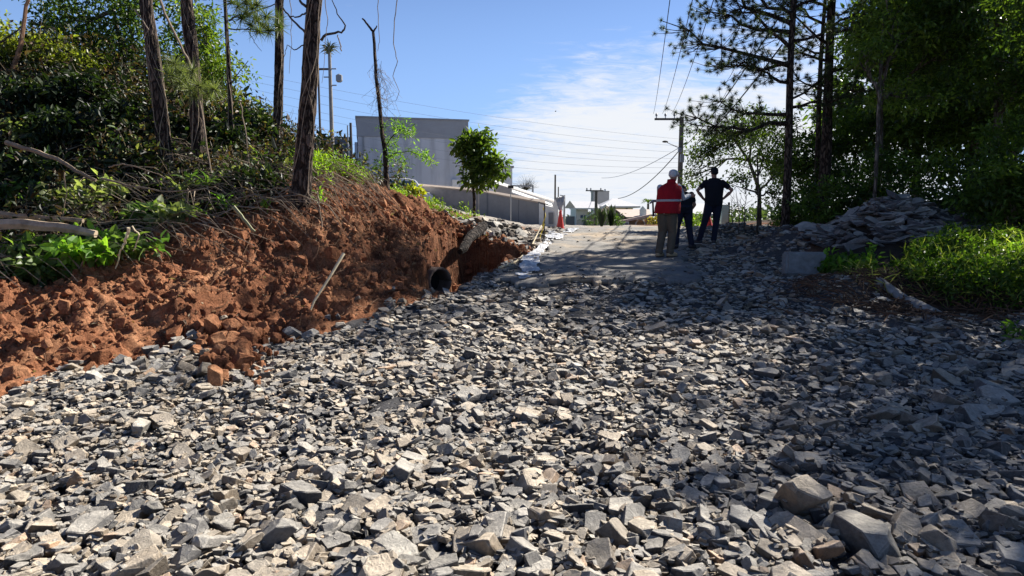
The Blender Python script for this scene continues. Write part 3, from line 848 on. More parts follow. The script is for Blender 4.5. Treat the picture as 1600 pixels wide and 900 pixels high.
# ------------------------------------------------------------------ buildings
M_wallbl = simple('blue-grey render', (.50, .52, .56), .85, .05, 2, .08)
def stained(name, col):
    m, t, b, o = mat_new(name)
    c = N(t, 'ShaderNodeTexCoord'); mp = N(t, 'ShaderNodeMapping', inp={'Scale': (1.6, 1.6, .16)}); t.links.new(c.outputs['Object'], mp.inputs[0])
    n = noise(t, 1.0, 6, .65, vec=mp.outputs[0]); n2 = noise(t, .5, 4, .6)
    cc = mixrgb(t, ramp(t, n, [(.36, tuple(v * .74 for v in col)), (.56, col)]), ramp(t, n2, [(.3, (.88, .88, .88)), (.7, (1.05, 1.05, 1.05))]), 1, 'MULTIPLY')
    t.links.new(cc, b.inputs['Base Color']); b.inputs['Roughness'].default_value = .88
    return m
M_wallst = stained('stained render', (.62, .64, .68))
M_walldk = simple('grey parapet paint', (.19, .20, .215), .8, .06, 2, .08)
M_white = simple('white paint', (.72, .72, .70), .7, .05, 3, .05)
M_cream = simple('cream render', (.62, .55, .46), .85, .08, 3, .08)
M_pink = simple('pinkish render', (.52, .42, .36), .85, .08, 3, .08)
M_fence = simple('dull grey block wall', (.30, .28, .27), .9, .15, 2.5, .2)
M_fenceB = simple('bluish panel', (.27, .27, .27), .85, .12, 2.5, .2)
M_tile = simple('weathered roof tiles', (.36, .30, .27), .85, .2, 4, .5, fine=14)
M_tileg = simple('pale grey roof', (.50, .50, .52), .7, .08, 4, .3)
M_metal = simple('grey metal', (.30, .31, .32), .5, .1, 6, .05, metal=.3)
M_black = simple('black rubber', (.015, .015, .016), .7, .2, 9, .05)
M_wood = simple('stained timber', (.40, .20, .07), .7, .25, 8, .3)
def glass_mat(name, col, rough=.08):
    m, t, b, o = mat_new(name)
    b.inputs['Base Color'].default_value = (*col, 1); b.inputs['Roughness'].default_value = rough
    b.inputs['Specular IOR Level'].default_value = .9; b.inputs['Metallic'].default_value = .25
    return m
M_glass = glass_mat('window glass', (.10, .16, .18)); M_glassb = glass_mat('blue window glass', (.04, .08, .22)); M_glassg = glass_mat('pale green glass', (.45, .60, .58), .2)
def quadwall(g, a, b, z0a, z0b, z1a, z1b, th=.2):
    """upright wall from a to b (x, y), with its own foot and top heights at both ends"""
    a = np.array(a, float); b = np.array(b, float); d = (b - a) / np.linalg.norm(b - a); n = np.array([-d[1], d[0]]) * th
    V = [(*a, z0a), (*b, z0b), (*(b + n), z0b), (*(a + n), z0a), (*a, z1a), (*b, z1b), (*(b + n), z1b), (*(a + n), z1a)]
    g.faces(V, [(0, 3, 2, 1), (4, 5, 6, 7), (0, 1, 5, 4), (1, 2, 6, 5), (2, 3, 7, 6), (3, 0, 4, 7)])
# -- the large block of a house
A = P(558, 182, 40); B = P(730, 190, 41.5)
hs = thing('house', 'large flat-roofed grey house with a blank side wall and two small air conditioners', 'house', (A.x, A.y, 2.2))
def W2(o, parent):   # world-space mesh kept in place under a moved parent
    o.parent = parent
    o.matrix_parent_inverse = Matrix.Translation(parent.location).inverted() if parent.rotation_euler.z == 0 else (Matrix.Translation(parent.location) @ Matrix.Rotation(parent.rotation_euler.z, 4, 'Z')).inverted()
    return o
zt = A.z; d = Vector((B.x - A.x, B.y - A.y, 0)).normalized(); nn = Vector((-d.y, d.x, 0)); Lw = (B - A).length
def hp(s, t, z): q = Vector((A.x, A.y, 0)) + d * s + nn * t; return Vector((q.x, q.y, z))
def obox(g, s0, s1, t0, t1, z0, z1):
    V = [tuple(hp(s, t, z)) for z in (z0, z1) for s, t in ((s0, t0), (s1, t0), (s1, t1), (s0, t1))]
    g.faces(V, [(0, 3, 2, 1), (4, 5, 6, 7), (0, 1, 5, 4), (1, 2, 6, 5), (2, 3, 7, 6), (3, 0, 4, 7)])
g = Geo(); obox(g, 0, Lw, 0, 9, 1.4, zt - 1.18); W2(g.build('wall', M_wallst), hs)
g = Geo(); obox(g, .28, .38, -.11, -.01, 1.4, zt - 1.2); W2(g.build('downpipe', M_metal), hs)
g = Geo(); obox(g, -.06, Lw + .06, -.06, 9.06, zt - 1.18, zt - .06); W2(g.build('parapet', simple('parapet grey', (.34, .35, .37), .8, .06, 2, .08)), hs)
g = Geo(); obox(g, -.12, Lw + .12, -.12, 9.12, zt - .06, zt + .03); W2(g.build('coping', M_metal), hs)
for s_, z_ in ((5.75, zt - 1.55), (5.75, zt - 4.0)):
    g = Geo(); obox(g, s_, s_ + .42, -.32, -.005, z_ - .3, z_ + .25); u_ = W2(g.build('air_conditioner', M_white), hs)
    g = Geo(); obox(g, s_ - .06, s_ + .1, -.34, -.33, z_ - .26, z_ + .2); q = g.build('fan_grille', M_metal); q.parent = u_; q.matrix_parent_inverse = u_.matrix_parent_inverse.copy()
g = Geo(); obox(g, Lw, Lw + 1.9, 3, 8, 1.2, zt - 2.3); W2(g.build('wall', M_white), hs)
g = Geo(); obox(g, Lw - .05, Lw + 2.0, 2.9, 8.1, zt - 2.3, zt - 2.15); W2(g.build('coping', M_metal), hs)
g = Geo(); obox(g, Lw + 1.9, Lw + 3.5, 2.5, 8, 1.2, zt - 2.75); W2(g.build('wall', M_wallbl), hs)
g = Geo(); obox(g, Lw + 1.85, Lw + 3.6, 2.4, 8.1, zt - 2.75, zt - 2.6); W2(g.build('coping', M_metal), hs)
g = Geo(); obox(g, Lw + .5, Lw + 1.1, 2.93, 2.99, zt - 4.5, zt - 2.9); w_ = W2(g.build('window', M_glassg), hs)
g = Geo()
for s0, s1, z0, z1 in ((3.55, 3.65, -6.2, -3.9), (4.95, 5.05, -6.2, -3.9), (3.55, 5.05, -4.0, -3.9), (3.55, 5.05, -5.6, -5.5)):
    obox(g, Lw + s0, Lw + s1, 2.6, 2.75, zt + z0, zt + z1)
fr = W2(g.build('balcony_frame', M_metal), hs)
g = Geo(); obox(g, Lw + 3.65, Lw + 4.95, 2.66, 2.70, zt - 5.5, zt - 4.0); q = g.build('pane', M_glassg); q.parent = fr; q.matrix_parent_inverse = fr.matrix_parent_inverse.copy()
g = Geo(); obox(g, Lw + .2, Lw + .9, 1.9, 2.2, 1.2, zt - 5.3); W2(g.build('door', simple('teal door', (.12, .30, .30), .5, .1)), hs)
g = Geo(); obox(g, Lw + .3, Lw + .38, 3.2, 3.28, zt - 2.15, zt - .1)
for k in range(4): obox(g, Lw + .15, Lw + .53, 3.22, 3.26, zt - .4 - k * .3, zt - .37 - k * .3)
W2(g.build('antenna', M_metal), hs)
# sloping garage wall and its carport roof
gw = thing('garage', 'low pale garage with a long sloping carport roof below the grey house', 'garage', tuple(P(800, 330, 34)))
def pxquad(g, pts, Y0, Y1, th):
    """solid plate through four photo corners placed at true distances"""
    f = [P(px, py, Yq) for px, py, Yq in pts]
    nrm = (f[1] - f[0]).cross(f[-1] - f[0]).normalized() * th
    V = [tuple(p) for p in f] + [tuple(p - nrm) for p in f]
    n = len(f)
    g.faces(V, [tuple(range(n)), tuple(range(2 * n - 1, n - 1, -1))] + [(i, i + n, (i + 1) % n + n, (i + 1) % n) for i in range(n)])
g = Geo(); pxquad(g, [(772, 335, 37), (866, 355, 33), (866, 316, 33), (772, 286, 37)], 0, 0, .3); W2(g.build('wall', simple('warm grey render', (.36, .33, .30), .85, .08, 3, .1)), gw)
g = Geo(); pxquad(g, [(776, 287, 36.9), (868, 318, 32.8), (866, 312, 34), (772, 281, 38)], 0, 0, .12); W2(g.build('roof', M_white), gw)
g = Geo(); pxquad(g, [(800, 300, 33.4), (864, 322, 31), (862, 318, 32.5), (800, 296, 35)], 0, 0, .06); W2(g.build('awning', M_white), gw)
g = Geo(); pxquad(g, [(842, 359, 28.0), (873, 360, 27.6), (872, 312, 27.6), (866, 312, 27.7), (864, 324, 27.7), (842, 318, 28.0)], 0, 0, .25); W2(g.build('gate_wall', M_white), gw)
g = Geo(); pxquad(g, [(857, 350, 27.7), (864, 350, 27.6), (864, 332, 27.6), (857, 332, 27.7)], 0, 0, .03); W2(g.build('opening', M_walldk), gw)
# yard wall
yw = thing('yard_wall', 'long grey block yard wall running down the side street with darker end bays', 'wall', tuple(P(750, 345, 31)))
g = Geo(); pxquad(g, [(620, 338, 34), (748, 345, 31), (748, 298, 31), (620, 286, 34)], 0, 0, .2); W2(g.build('panel', M_fence), yw)
g = Geo(); pxquad(g, [(748.4, 345, 30.95), (852, 362, 28), (852, 318, 28), (748.4, 299.5, 30.95)], 0, 0, .2); W2(g.build('panel', M_fenceB), yw)
g = Geo(); pxquad(g, [(620, 286, 33.9), (748, 298, 30.9), (852, 317, 27.9), (852, 313, 28.2), (748, 295, 31.2), (620, 284, 34.2)], 0, 0, .06); W2(g.build('coping', simple('tan coping', (.45, .37, .30), .8, .1)), yw)
for px_, p0, p1, Yk in ((761.5, 347, 301, 30.5), (811, 355, 309, 29.1), (842, 361, 315, 28.1)):
    g = Geo(); pxquad(g, [(px_ - 1.2, p0, Yk), (px_ + 1.2, p0, Yk), (px_ + 1.2, p1, Yk), (px_ - 1.2, p1, Yk)], 0, 0, .28); W2(g.build('post', M_walldk), yw)
# house at the left behind the trees
lh = thing('balcony_house', 'small blue-grey house with white corner columns behind the left pine trunks', 'house', tuple(P(520, 290, 44)))
g = Geo(); pxquad(g, [(478, 300, 44), (545, 300, 45), (545, 214, 45), (478, 212, 44)], 0, 0, 6); W2(g.build('wall', M_wallbl), lh)
g = Geo(); pxquad(g, [(474, 235, 43.5), (547, 236, 44.4), (547, 214, 44.4), (474, 212, 43.5)], 0, 0, .4); W2(g.build('parapet', M_walldk), lh)
g = Geo(); pxquad(g, [(503, 256, 43.7), (540, 257, 44.3), (540, 236.5, 44.3), (503, 236, 43.7)], 0, 0, .05); W2(g.build('window', glass_mat('sky-lit glass', (.35, .42, .48), .15)), lh)
for px_ in (547, 556):
    g = Geo(); pxquad(g, [(px_ - 2, 262, 43.5), (px_ + 2, 262, 43.5), (px_ + 2, 222, 43.5), (px_ - 2, 222, 43.5)], 0, 0, .25); W2(g.build('column', M_white), lh)
g = Geo(); pxquad(g, [(495, 259, 43.2), (558, 261, 43.2), (558, 257, 43.2), (495, 255, 43.2)], 0, 0, 1.2); W2(g.build('balcony', M_white), lh)

# -- houses beyond the crest
def hip(g, c, w, dpt, z0, z1, rz, over=.5, ridge=.35):
    w2, d2 = w / 2 + over, dpt / 2 + over; r = w2 * ridge
    V = np.array([(-w2, -d2, z0), (w2, -d2, z0), (w2, d2, z0), (-w2, d2, z0), (-r, 0, z1), (r, 0, z1),
                  (-w2, -d2, z0 - .15), (w2, -d2, z0 - .15), (w2, d2, z0 - .15), (-w2, d2, z0 - .15)])
    ca, sa = math.cos(rz), math.sin(rz); V = V @ np.array([[ca, sa, 0], [-sa, ca, 0], [0, 0, 1]]) + np.array([c[0], c[1], 0])
    g.faces(V, [(0, 1, 5, 4), (1, 2, 5), (2, 3, 4, 5), (3, 0, 4), (6, 9, 8, 7), (0, 6, 7, 1), (1, 7, 8, 2), (2, 8, 9, 3), (3, 9, 6, 0)])
def gable(g, c, w, dpt, z0, z1, rz, over=.4, th=.14):
    w2, d2 = w / 2 + over, dpt / 2 + over
    V = np.array([(-w2, -d2, z0), (-w2, d2, z0), (0, d2, z1), (0, -d2, z1), (w2, -d2, z0), (w2, d2, z0)])
    V = np.concatenate([V, V - np.array([0, 0, th])])
    ca, sa = math.cos(rz), math.sin(rz); V = V @ np.array([[ca, sa, 0], [-sa, ca, 0], [0, 0, 1]]) + np.array([c[0], c[1], 0])
    g.faces(V, [(0, 3, 2, 1), (3, 4, 5, 2), (6, 7, 8, 9), (9, 8, 11, 10), (0, 6, 9, 3), (3, 9, 10, 4), (1, 2, 8, 7), (2, 5, 11, 8), (0, 1, 7, 6), (4, 10, 11, 5)])
def gable_wall(g, c, w, dpt, zb, z0, z1, rz):
    w2, d2 = w / 2, dpt / 2
    V = np.array([(-w2, -d2, zb), (w2, -d2, zb), (w2, -d2, z0), (0, -d2, z1), (-w2, -d2, z0), (-w2, d2, zb), (w2, d2, zb), (w2, d2, z0), (0, d2, z1), (-w2, d2, z0)])
    ca, sa = math.cos(rz), math.sin(rz); V = V @ np.array([[ca, sa, 0], [-sa, ca, 0], [0, 0, 1]]) + np.array([c[0], c[1], 0])
    g.faces(V, [(0, 1, 2, 3, 4), (5, 9, 8, 7, 6), (0, 4, 9, 5), (1, 6, 7, 2), (0, 5, 6, 1)])
def face_box(g, px0, px1, py0, py1, Yd, th=.06):
    pxquad(g, [(px0, py1, Yd), (px1, py1, Yd), (px1, py0, Yd), (px0, py0, Yd)], 0, 0, th)
def pq(root, name, mat, pix, Yd, th, dy=None):
    """solid panel through photo corners; dy gives each corner its own extra distance"""
    g = Geo(); dy = dy or [0] * len(pix)
    pxquad(g, [(p[0], p[1], Yd + e) for p, e in zip(pix, dy)], 0, 0, th); return W2(g.build(name, mat), root)
def boxpx(root, name, mat, x0, x1, ytop, Yd, depth, ybot=356):
    a = P(x0, ybot, Yd); b_ = P(x1, ytop, Yd); g = Geo()
    g.box(((a.x + b_.x) / 2, Yd + depth / 2, (a.z + b_.z) / 2), (b_.x - a.x, depth, b_.z - a.z)); return W2(g.build(name, mat), root)
c = P(906, 350, 62); hA = thing('gabled_house', 'white house with two small blue windows and a low gable beyond the crest', 'house', (c.x, c.y, .9))
boxpx(hA, 'wall', M_white, 900, 919, 324, 62, 6)
pq(hA, 'roof', M_tileg, [(890, 325), (937, 325), (933, 315), (893, 314.5)], 61, .12, [0, 0, 3, 3])
pq(hA, 'gable', M_cream, [(882, 325.5), (900, 325.5), (890.5, 313.5)], 60.8, .25)
pq(hA, 'fascia', M_white, [(890, 327), (938, 327), (938, 325), (890, 325)], 60.7, .2)
boxpx(hA, 'porch_wall', M_pink, 919, 950, 331, 61.5, 5)
pq(hA, 'porch_roof', M_white, [(914, 338), (947, 319), (951, 321), (917, 341)], 60.5, .15, [0, 0, 2, 2])
for px_ in (907, 912.5):
    face = boxpx(hA, 'window', M_glassb, px_, px_ + 4, 336, 61.9, .06, 340.5)
boxpx(hA, 'door', M_walldk, 911.5, 917, 343, 61.9, .06)
boxpx(hA, 'porch', M_cream, 902, 910, 343.5, 61.0, .5)
boxpx(hA, 'fence', M_walldk, 884, 898, 338, 62.5, .1)
c = P(939, 350, 74); ht = thing('water_tower', 'plain square pale tower block above the grey roofs', 'tower', (c.x, c.y, .9))
boxpx(ht, 'wall', simple('grey stucco', (.40, .38, .37), .85, .06, 3, .05), 926, 952, 299, 74, 2)
boxpx(ht, 'coping', M_metal, 925.5, 952.5, 298.2, 73.9, 2.2, 299.2)
boxpx(ht, 'vent', M_metal, 944.5, 946.5, 295.5, 75, .2, 298.3)
c = P(962, 350, 66); hB = thing('hip_roofed_house', 'cream house under a wide pale hip roof behind the spiky plants', 'house', (c.x, c.y, .9))
boxpx(hB, 'wall', M_cream, 946, 989, 321, 66, 6)
g = Geo(); xm = P(968, 320, 66).x; ww = P(999, 320, 66).x - P(937, 320, 66).x
hip(g, (xm, 69), ww - 1.2, 6, P(968, 322, 65).z, P(958, 310, 69).z, 0, .6, .12); W2(g.build('roof', M_tileg), hB)
boxpx(hB, 'window', M_walldk, 978, 981, 323, 65.9, .06, 328)
c = P(993, 350, 60); hC = thing('tiled_house', 'low house with a long pinkish tiled roof and a small pointed gable', 'house', (c.x, c.y, .9))
boxpx(hC, 'wall', simple('brown render', (.22, .16, .12), .85, .1), 963, 1016, 338, 58, 4)
pq(hC, 'roof', M_pink, [(970, 339), (1020, 339), (1014, 327), (962, 327)], 57, .15, [0, 0, 3.5, 3.5])
pq(hC, 'gable', M_white, [(1000, 337), (1010, 337), (1010, 328), (1004.5, 322), (1000, 328)], 57.5, .25)
pq(hC, 'gable_face', simple('dark brown boards', (.10, .075, .06), .9, .15), [(962, 354), (980, 354), (980, 340), (962, 327)], 56.5, .15)
c = P(1010, 350, 46); hD = thing('timber_shed', 'brown timber shed with an arched light opening under a sloping roof edge', 'shed', (c.x, c.y, .9))
boxpx(hD, 'wall', simple('tan boards', (.30, .21, .13), .85, .12), 978, 1040, 343, 46, 3)
pq(hD, 'roof', M_pink, [(966, 349), (1018, 338), (1042, 337), (1042, 334), (1016, 335), (966, 345.5)], 45.6, .4)
g = Geo(); ar = [P(1000.5 - 7.5 * math.cos(a), 352 - 9 * math.sin(a), 45.85) for a in np.linspace(0, math.pi, 12)]
g.tube(ar, .05, 6); W2(g.build('arch', M_cream), hD)
pq(hD, 'door', M_wood, [(993.5, 355), (1007.5, 355), (1006.5, 347), (1000.5, 343.7), (994.5, 347)], 45.9, .04)
boxpx(hD, 'window', M_white, 971, 983, 346, 45.7, .1)
boxpx(hD, 'opening', M_walldk, 977, 981, 348, 45.6, .05, 351)
boxpx(hD, 'timber_panel', M_wood, 1009, 1037, 340, 45.7, .2)
c = P(1098, 350, 50); hE = thing('low_house', 'low beige house seen between the two men in dark clothes', 'house', (c.x, c.y, .9))
boxpx(hE, 'wall', M_cream, 1072, 1112, 333, 50, 5)
pq(hE, 'roof', M_tileg, [(1070, 334), (1114, 334), (1108, 318), (1076, 318)], 49.5, .15, [0, 0, 3, 3])
boxpx(hE, 'window', M_glass, 1090, 1100, 338, 49.9, .06, 346)

# ------------------------------------------------------------------ parked vehicle
def vehicle():
    c = P(606, 304, 32.5)
    zb = c.z - .92
    root = thing('parked_car', 'white estate car parked on the side street, its windows just above the bank', 'car', (c.x, c.y, zb), R(12))
    L, Wd = 4.4, 1.75
    prof = [(-2.2, .35), (-2.2, .85), (-2.0, 1.0), (-1.75, 1.05), (-1.35, 1.62), (-1.0, 1.70), (.55, 1.70), (1.15, 1.10), (1.95, .98), (2.2, .75), (2.2, .35)]
    g = Geo(); n = len(prof)
    def yy(z): return Wd / 2 - max(0, z - 1.0) * .24
    V = [(-x, -yy(z), z) for x, z in prof] + [(-x, yy(z), z) for x, z in prof]
    g.faces(V, [tuple(range(n)), tuple(range(2 * n - 1, n - 1, -1))] + [(i, i + n, (i + 1) % n + n, (i + 1) % n) for i in range(n)])
    o = g.build('body', simple('white car paint', (.75, .76, .78), .25, .02, 2, 0), root)
    bv = o.modifiers.new('b', 'BEVEL'); bv.width = .05; bv.segments = 2; bv.limit_method = 'ANGLE'
    for a, b in ((.98, .18), (.10, -.55), (-.62, -1.32)):
        g = Geo()
        ya = -yy(1.14) - .012; yb = -yy(1.55) - .012
        x0, x1 = -a, -b
        t0 = .32 if a > .9 else 0; t1 = .30 if b < -1 else 0
        g.faces([(x0, ya, 1.12), (x1, ya, 1.12), (x1 - t1 * -0, yb, 1.56), (x0 + t0, yb, 1.56), (x0, ya + .01, 1.12), (x1, ya + .01, 1.12), (x1, yb + .01, 1.56), (x0 + t0, yb + .01, 1.56)],
                [(0, 1, 2, 3), (7, 6, 5, 4), (0, 4, 5, 1), (2, 6, 7, 3), (1, 5, 6, 2), (3, 7, 4, 0)])
        g.build('window', M_glass, root)
    for sx_, sy_ in ((-1.35, -1), (1.35, -1), (-1.35, 1), (1.35, 1)):
        g = Geo(); g.tube([(sx_, sy_ * .62, .34), (sx_, sy_ * .88, .34)], .34, 20); w = g.build('wheel', M_black, root)
        g = Geo(); g.tube([(sx_, sy_ * .80, .34), (sx_, sy_ * .895, .34)], .2, 14); g.build('rim', M_metal, w)
    for s in (-1, 1):
        g = Geo(); g.tube([(-.6, s * .62, 1.74), (0.9, s * .62, 1.74)], .025, 6); g.build('roof_rail', M_black, root)
        g = Geo(); g.box((-1.05, s * .96, 1.12), (.14, .2, .14)); g.build('mirror', M_black, root)
        g = Geo(); g.box((-2.18, s * .65, .75), (.08, .35, .15)); g.build('headlight', M_glassg, root)
vehicle()

# ------------------------------------------------------------------ poles and wires
M_pole = simple('grey timber pole', (.10, .09, .08), .9, .3, 4, .4)
M_cpole = simple('concrete pole', (.30, .28, .25), .85, .15, 4, .3)
M_wire = simple('dark cable', (.02, .02, .022), .7, .1, 4, 0)
M_wirel = simple('light cable', (.20, .23, .28), .6, .1, 4, 0)
def pole(px, ptop, pbot, Yd, r, name, label, mat, top_r=.75, group=None):
    t_, b_ = P(px, ptop, Yd), P(px, pbot, Yd)
    root = thing(name, label, 'pole', (b_.x, b_.y, b_.z), 0, group)
    g = Geo(); g.tube([(0, 0, -1.0), (0, 0, (t_.z - b_.z) * .5), (0, 0, t_.z - b_.z)], [r, r * (1 + top_r) / 2, r * top_r], 12); g.build('shaft', mat, root)
    return root, t_.z - b_.z
root, h_ = pole(1060.5, 183, 352, 40, .18, 'utility_pole', 'tall utility pole with a one-sided crossarm and a lamp behind the men', M_pole)
g = Geo(); g.box((-.78, 0, h_ - .12), (1.75, .10, .12)); arm = g.build('crossarm', M_pole, root)
for k in (-1.55, -1.0, -.45):
    g = Geo(); V, L, T = rings([(k, 0, h_ - .06, .03, .03), (k, 0, h_ + .06, .03, .03), (k, 0, h_ + .07, .075, .075), (k, 0, h_ + .13, .06, .06), (k, 0, h_ + .15, .08, .08), (k, 0, h_ + .22, .04, .04)], 10)
    g.add(V, L, T); g.build('insulator', M_metal, root)
g = Geo(); g.tube([(0, -.1, h_ - 1.9), (-.5, -.3, h_ - 1.75), (-.95, -.35, h_ - 1.55)], .025, 6); la = g.build('lamp_arm', M_metal, root)
g = Geo(); V, L, T = rings([(0, 0, -.05, .05, .03), (0, 0, -.03, .17, .09), (0, 0, .03, .18, .1), (0, 0, .07, .08, .05)], 12); V = V + np.array([-1.06, -.35, h_ - 1.52]); g.add(V, L, T); g.build('lamp_head', M_black, la)
g = Geo(); g.box((.02, -.26, h_ - 2.5), (.22, .18, .5)); g.box((-.12, -.22, h_ - 2.0), (.2, .2, .25)); g.build('junction_box', M_metal, root)
g = Geo(); g.tube([(-.55, 0, h_ - .18), (0, 0, h_ - .62)], .02, 6); g.build('brace', M_metal, root)
root, h2 = pole(931, 297, 352, 58, .16, 'distant_utility_pole', 'small dark utility pole with a crossarm in front of the far roofs', M_pole)
g = Geo(); g.box((-.15, 0, h2 - .05), (1.6, .1, .1)); g.build('crossarm', M_pole, root)
for k in (-.85, -.5, .4):
    g = Geo(); g.tube([(k, 0, h2), (k, 0, h2 + .18)], .06, 8); g.build('insulator', M_metal, root)
root, h3 = pole(521, 72, 290, 33, .125, 'concrete_pole', 'pale concrete pole topped with tufts of air plants behind the pine trunks', M_cpole, .6)
g = Geo()
for a in range(60):
    an, el = RNG.uniform(0, 6.28), RNG.uniform(-.5, 1.3); rr = RNG.uniform(.3, .6)
    b_ = np.array([0, 0, h3 - .15 + RNG.uniform(-.3, .1)]); e = b_ + rr * np.array([math.cos(an) * math.cos(el), math.sin(an) * math.cos(el), math.sin(el)])
    mid = (b_ + e) / 2 + np.array([0, 0, .08])
    g.tube([b_, mid, e], [.018, .022, .004], 4)
g.build('air_plant', M_leafdull, root).data.attributes['tint'].data.foreach_set('color', np.tile([.16, .17, .08, 1.], sum(len(v) for v in g.V)).astype(np.float32))
for z_, s_ in ((-1.1, 1), (-1.5, -1), (-1.9, 1)):
    g = Geo(); g.tube([(0, 0, h3 + z_), (.32 * s_, 0, h3 + z_)], .03, 6); g.build('bracket', M_metal, root)
g = Geo(); V, L, T = rings([(.45, 0, h3 - 1.75, .1, .08), (.45, 0, h3 - 1.68, .17, .13), (.45, 0, h3 - 1.42, .17, .13), (.45, 0, h3 - 1.35, .05, .05)], 10); g.add(V, L, T)
g.build('transformer', M_metal, root)
root, _ = pole(503, 100, 290, 36, .07, 'thin_pole', 'thin dark pole right beside the thickest pine trunk', M_pole)
g = Geo(); g.box((.12, 0, P(0, 108, 36).z - P(0, 290, 36).z), (.9, .08, .1)); g.build('crossarm', M_pole, root)
pole(550, 192, 275, 36, .09, 'short_post', 'short dark post at the left corner of the large grey house', M_pole)
pole(545, 196, 270, 38, .05, 'thin_pole', 'thin pale pole just left of the short dark post', M_metal)
pole(867, 273, 356, 29.5, .05, 'gate_pole', 'bare dark pole rising above the white gate wall', M_pole)
pole(872, 292, 350, 34, .04, 'gate_pole', 'shorter grey pole behind the bare dark gate pole', M_pole)
root, h6 = pole(881.5, 305, 352, 40, .07, 'gate_pole', 'thin pole with a small side arm, nearest to the far white house', M_metal)
g = Geo(); g.tube([(0, 0, h6 - .05), (-.28, 0, h6)], .03, 6); g.build('arm', M_metal, root)
# lamp standing on a thin stem by the young tree
c = P(798, 350, 27); root = thing('garden_lamp', 'small black lamp on a thin stem in front of the yard wall', 'lamp', tuple(c))
g = Geo(); g.tube([(0, 0, -.2), (0, 0, P(798, 295, 27).z - c.z)], .02, 6); g.build('stem', M_metal, root)
g = Geo(); g.box((0, 0, P(798, 292, 27).z - c.z), (.24, .2, .12)); g.build('head', M_black, root)

def wire(a, b, sag, r, label, grp='power and telephone lines', mat=None, name='power_line'):
    a, b = Vector(a), Vector(b); g = Geo()
    pts = []
    for k in range(25):
        t = k / 24; p = a.lerp(b, t); p.z -= sag * 4 * t * (1 - t); pts.append(p)
    g.tube(pts, r, 5)
    return tag(g.build(name, mat or M_wire, None, a), label, 'cable', grp)
top = P(1060.5, 183, 40)
for k, (dx_, pxt, lab) in enumerate(((-1.55, 1046, 'leftmost of the three wires that climb from the crossarm overhead'),
                                   (-1.0, 1080, 'middle one of the three wires that climb from the crossarm overhead'),
                                   (-.45, 1112, 'rightmost of the three wires that climb from the crossarm overhead'))):
    a = Vector((top.x + dx_, top.y, top.z + .2)); b = P(pxt, -20, 13)
    b2 = a + (b - a) * 1.35
    wire(a, b2, .5, .009, lab)
wire(P(1062, 235, 40), P(1215, 30, 17), .35, .02, 'upper dark cable from the pole up through the pine branches')
wire(P(1062, 240, 40), P(1222, 70, 15), .45, .02, 'lower dark cable from the pole up through the pine branches')
wire(P(1059, 238, 40), P(966, 310, 62), .6, .03, 'thick cable sagging from the pole down to the far hip roof')
wire(P(1059, 232, 40), P(940, 278, 75), .5, .02, 'thin line from the pole over the far houses', mat=M_wirel)
lw = [(126, 205, 36), (138, 216, 37), (150, 226, 38), (162, 236, 36), (172, 242, 38), (186, 250, 40), (200, 258, 42)]
for k, (p0, p1, Yk) in enumerate(lw):
    wire(P(380, p0 - 14, Yk - 3), P(1060, p1 + 12, 41), .35 + .1 * k, .006, f'thin pale line sloping across the sky over the grey house, {["topmost", "second from the top", "third from the top", "middle one", "third from the bottom", "second from the bottom", "lowest"][k]}', mat=M_wirel)
# ------------------------------------------------------------------ cones, tape, poles, plastic
M_red = simple('faded red plastic', (.62, .045, .03), .45, .12, 5, .05)
M_whitep = simple('white plastic sheet', (.50, .50, .50), .4, .06, 4, .2)
def cone(px, pbot, ptop, Yd, label, white=True, whiteh=.35):
    b_ = P(px, pbot, Yd); h = P(px, ptop, Yd).z - b_.z
    root = thing('traffic_cone', label, 'traffic cone', tuple(b_), 0, 'red traffic cones')
    g = Geo(); V, L, T = rings([(0, 0, 0, .20, .20), (0, 0, .03, .20, .20), (0, 0, .031, .145, .145), (0, 0, h * .98, .035, .035), (0, 0, h, .02, .02)], 20); g.add(V, L, T); g.build('body', M_red, root)
    if white:
        g = Geo(); a, b2 = h * .62, h * .86
        V, L, T = rings([(0, 0, a, .145 + (.035 - .145) * .62 + .004, .145 + (.035 - .145) * .62 + .004), (0, 0, b2, .145 + (.035 - .145) * .86 + .004, .145 + (.035 - .145) * .86 + .004)], 20); g.add(V, L, T); g.build('band', M_white, root)
cone(875.5, 358, 328, 24, 'slim red traffic cone standing by the white gate wall', False)
cone(1107, 356, 336, 22, 'red traffic cone seen between the legs of the man in black', False)
# white cloth gathered above the cone
g = Geo(); a = P(875, 331, 24.1); b_ = P(869, 308, 24.1); c_ = P(880, 307, 24.2)
def sheet(pts, mat, name, label, cat, amp=.05, th=.004, sub=16, group=None):
    """crumpled sheet through four corners"""
    p0, p1, p2, p3 = [np.array(tuple(p)) for p in pts]
    u, v = np.meshgrid(np.linspace(0, 1, sub), np.linspace(0, 1, sub))
    Q = (1 - u)[..., None] * (1 - v)[..., None] * p0 + u[..., None] * (1 - v)[..., None] * p1 + u[..., None] * v[..., None] * p2 + (1 - u)[..., None] * v[..., None] * p3
    nrm = np.cross(p1 - p0, p3 - p0); nrm = nrm / (np.linalg.norm(nrm) + 1e-9)
    w = ridged(u * 3.3 + p0[0], v * 3.3 + p0[1], 3) * amp
    Q = Q + w[..., None] * nrm
    i = np.arange(sub * sub).reshape(sub, sub)
    F = np.stack([i[:-1, :-1], i[:-1, 1:], i[1:, 1:], i[1:, :-1]], -1).reshape(-1, 4)
    base = Vector(tuple(p0))
    me = np_mesh(name, Q.reshape(-1, 3) - p0, F.ravel(), np.full(len(F), 4), None, True)
    o = link(name, me, mat, None, base); md = o.modifiers.new('s', 'SOLIDIFY'); md.thickness = th
    return tag(o, label, cat, group)
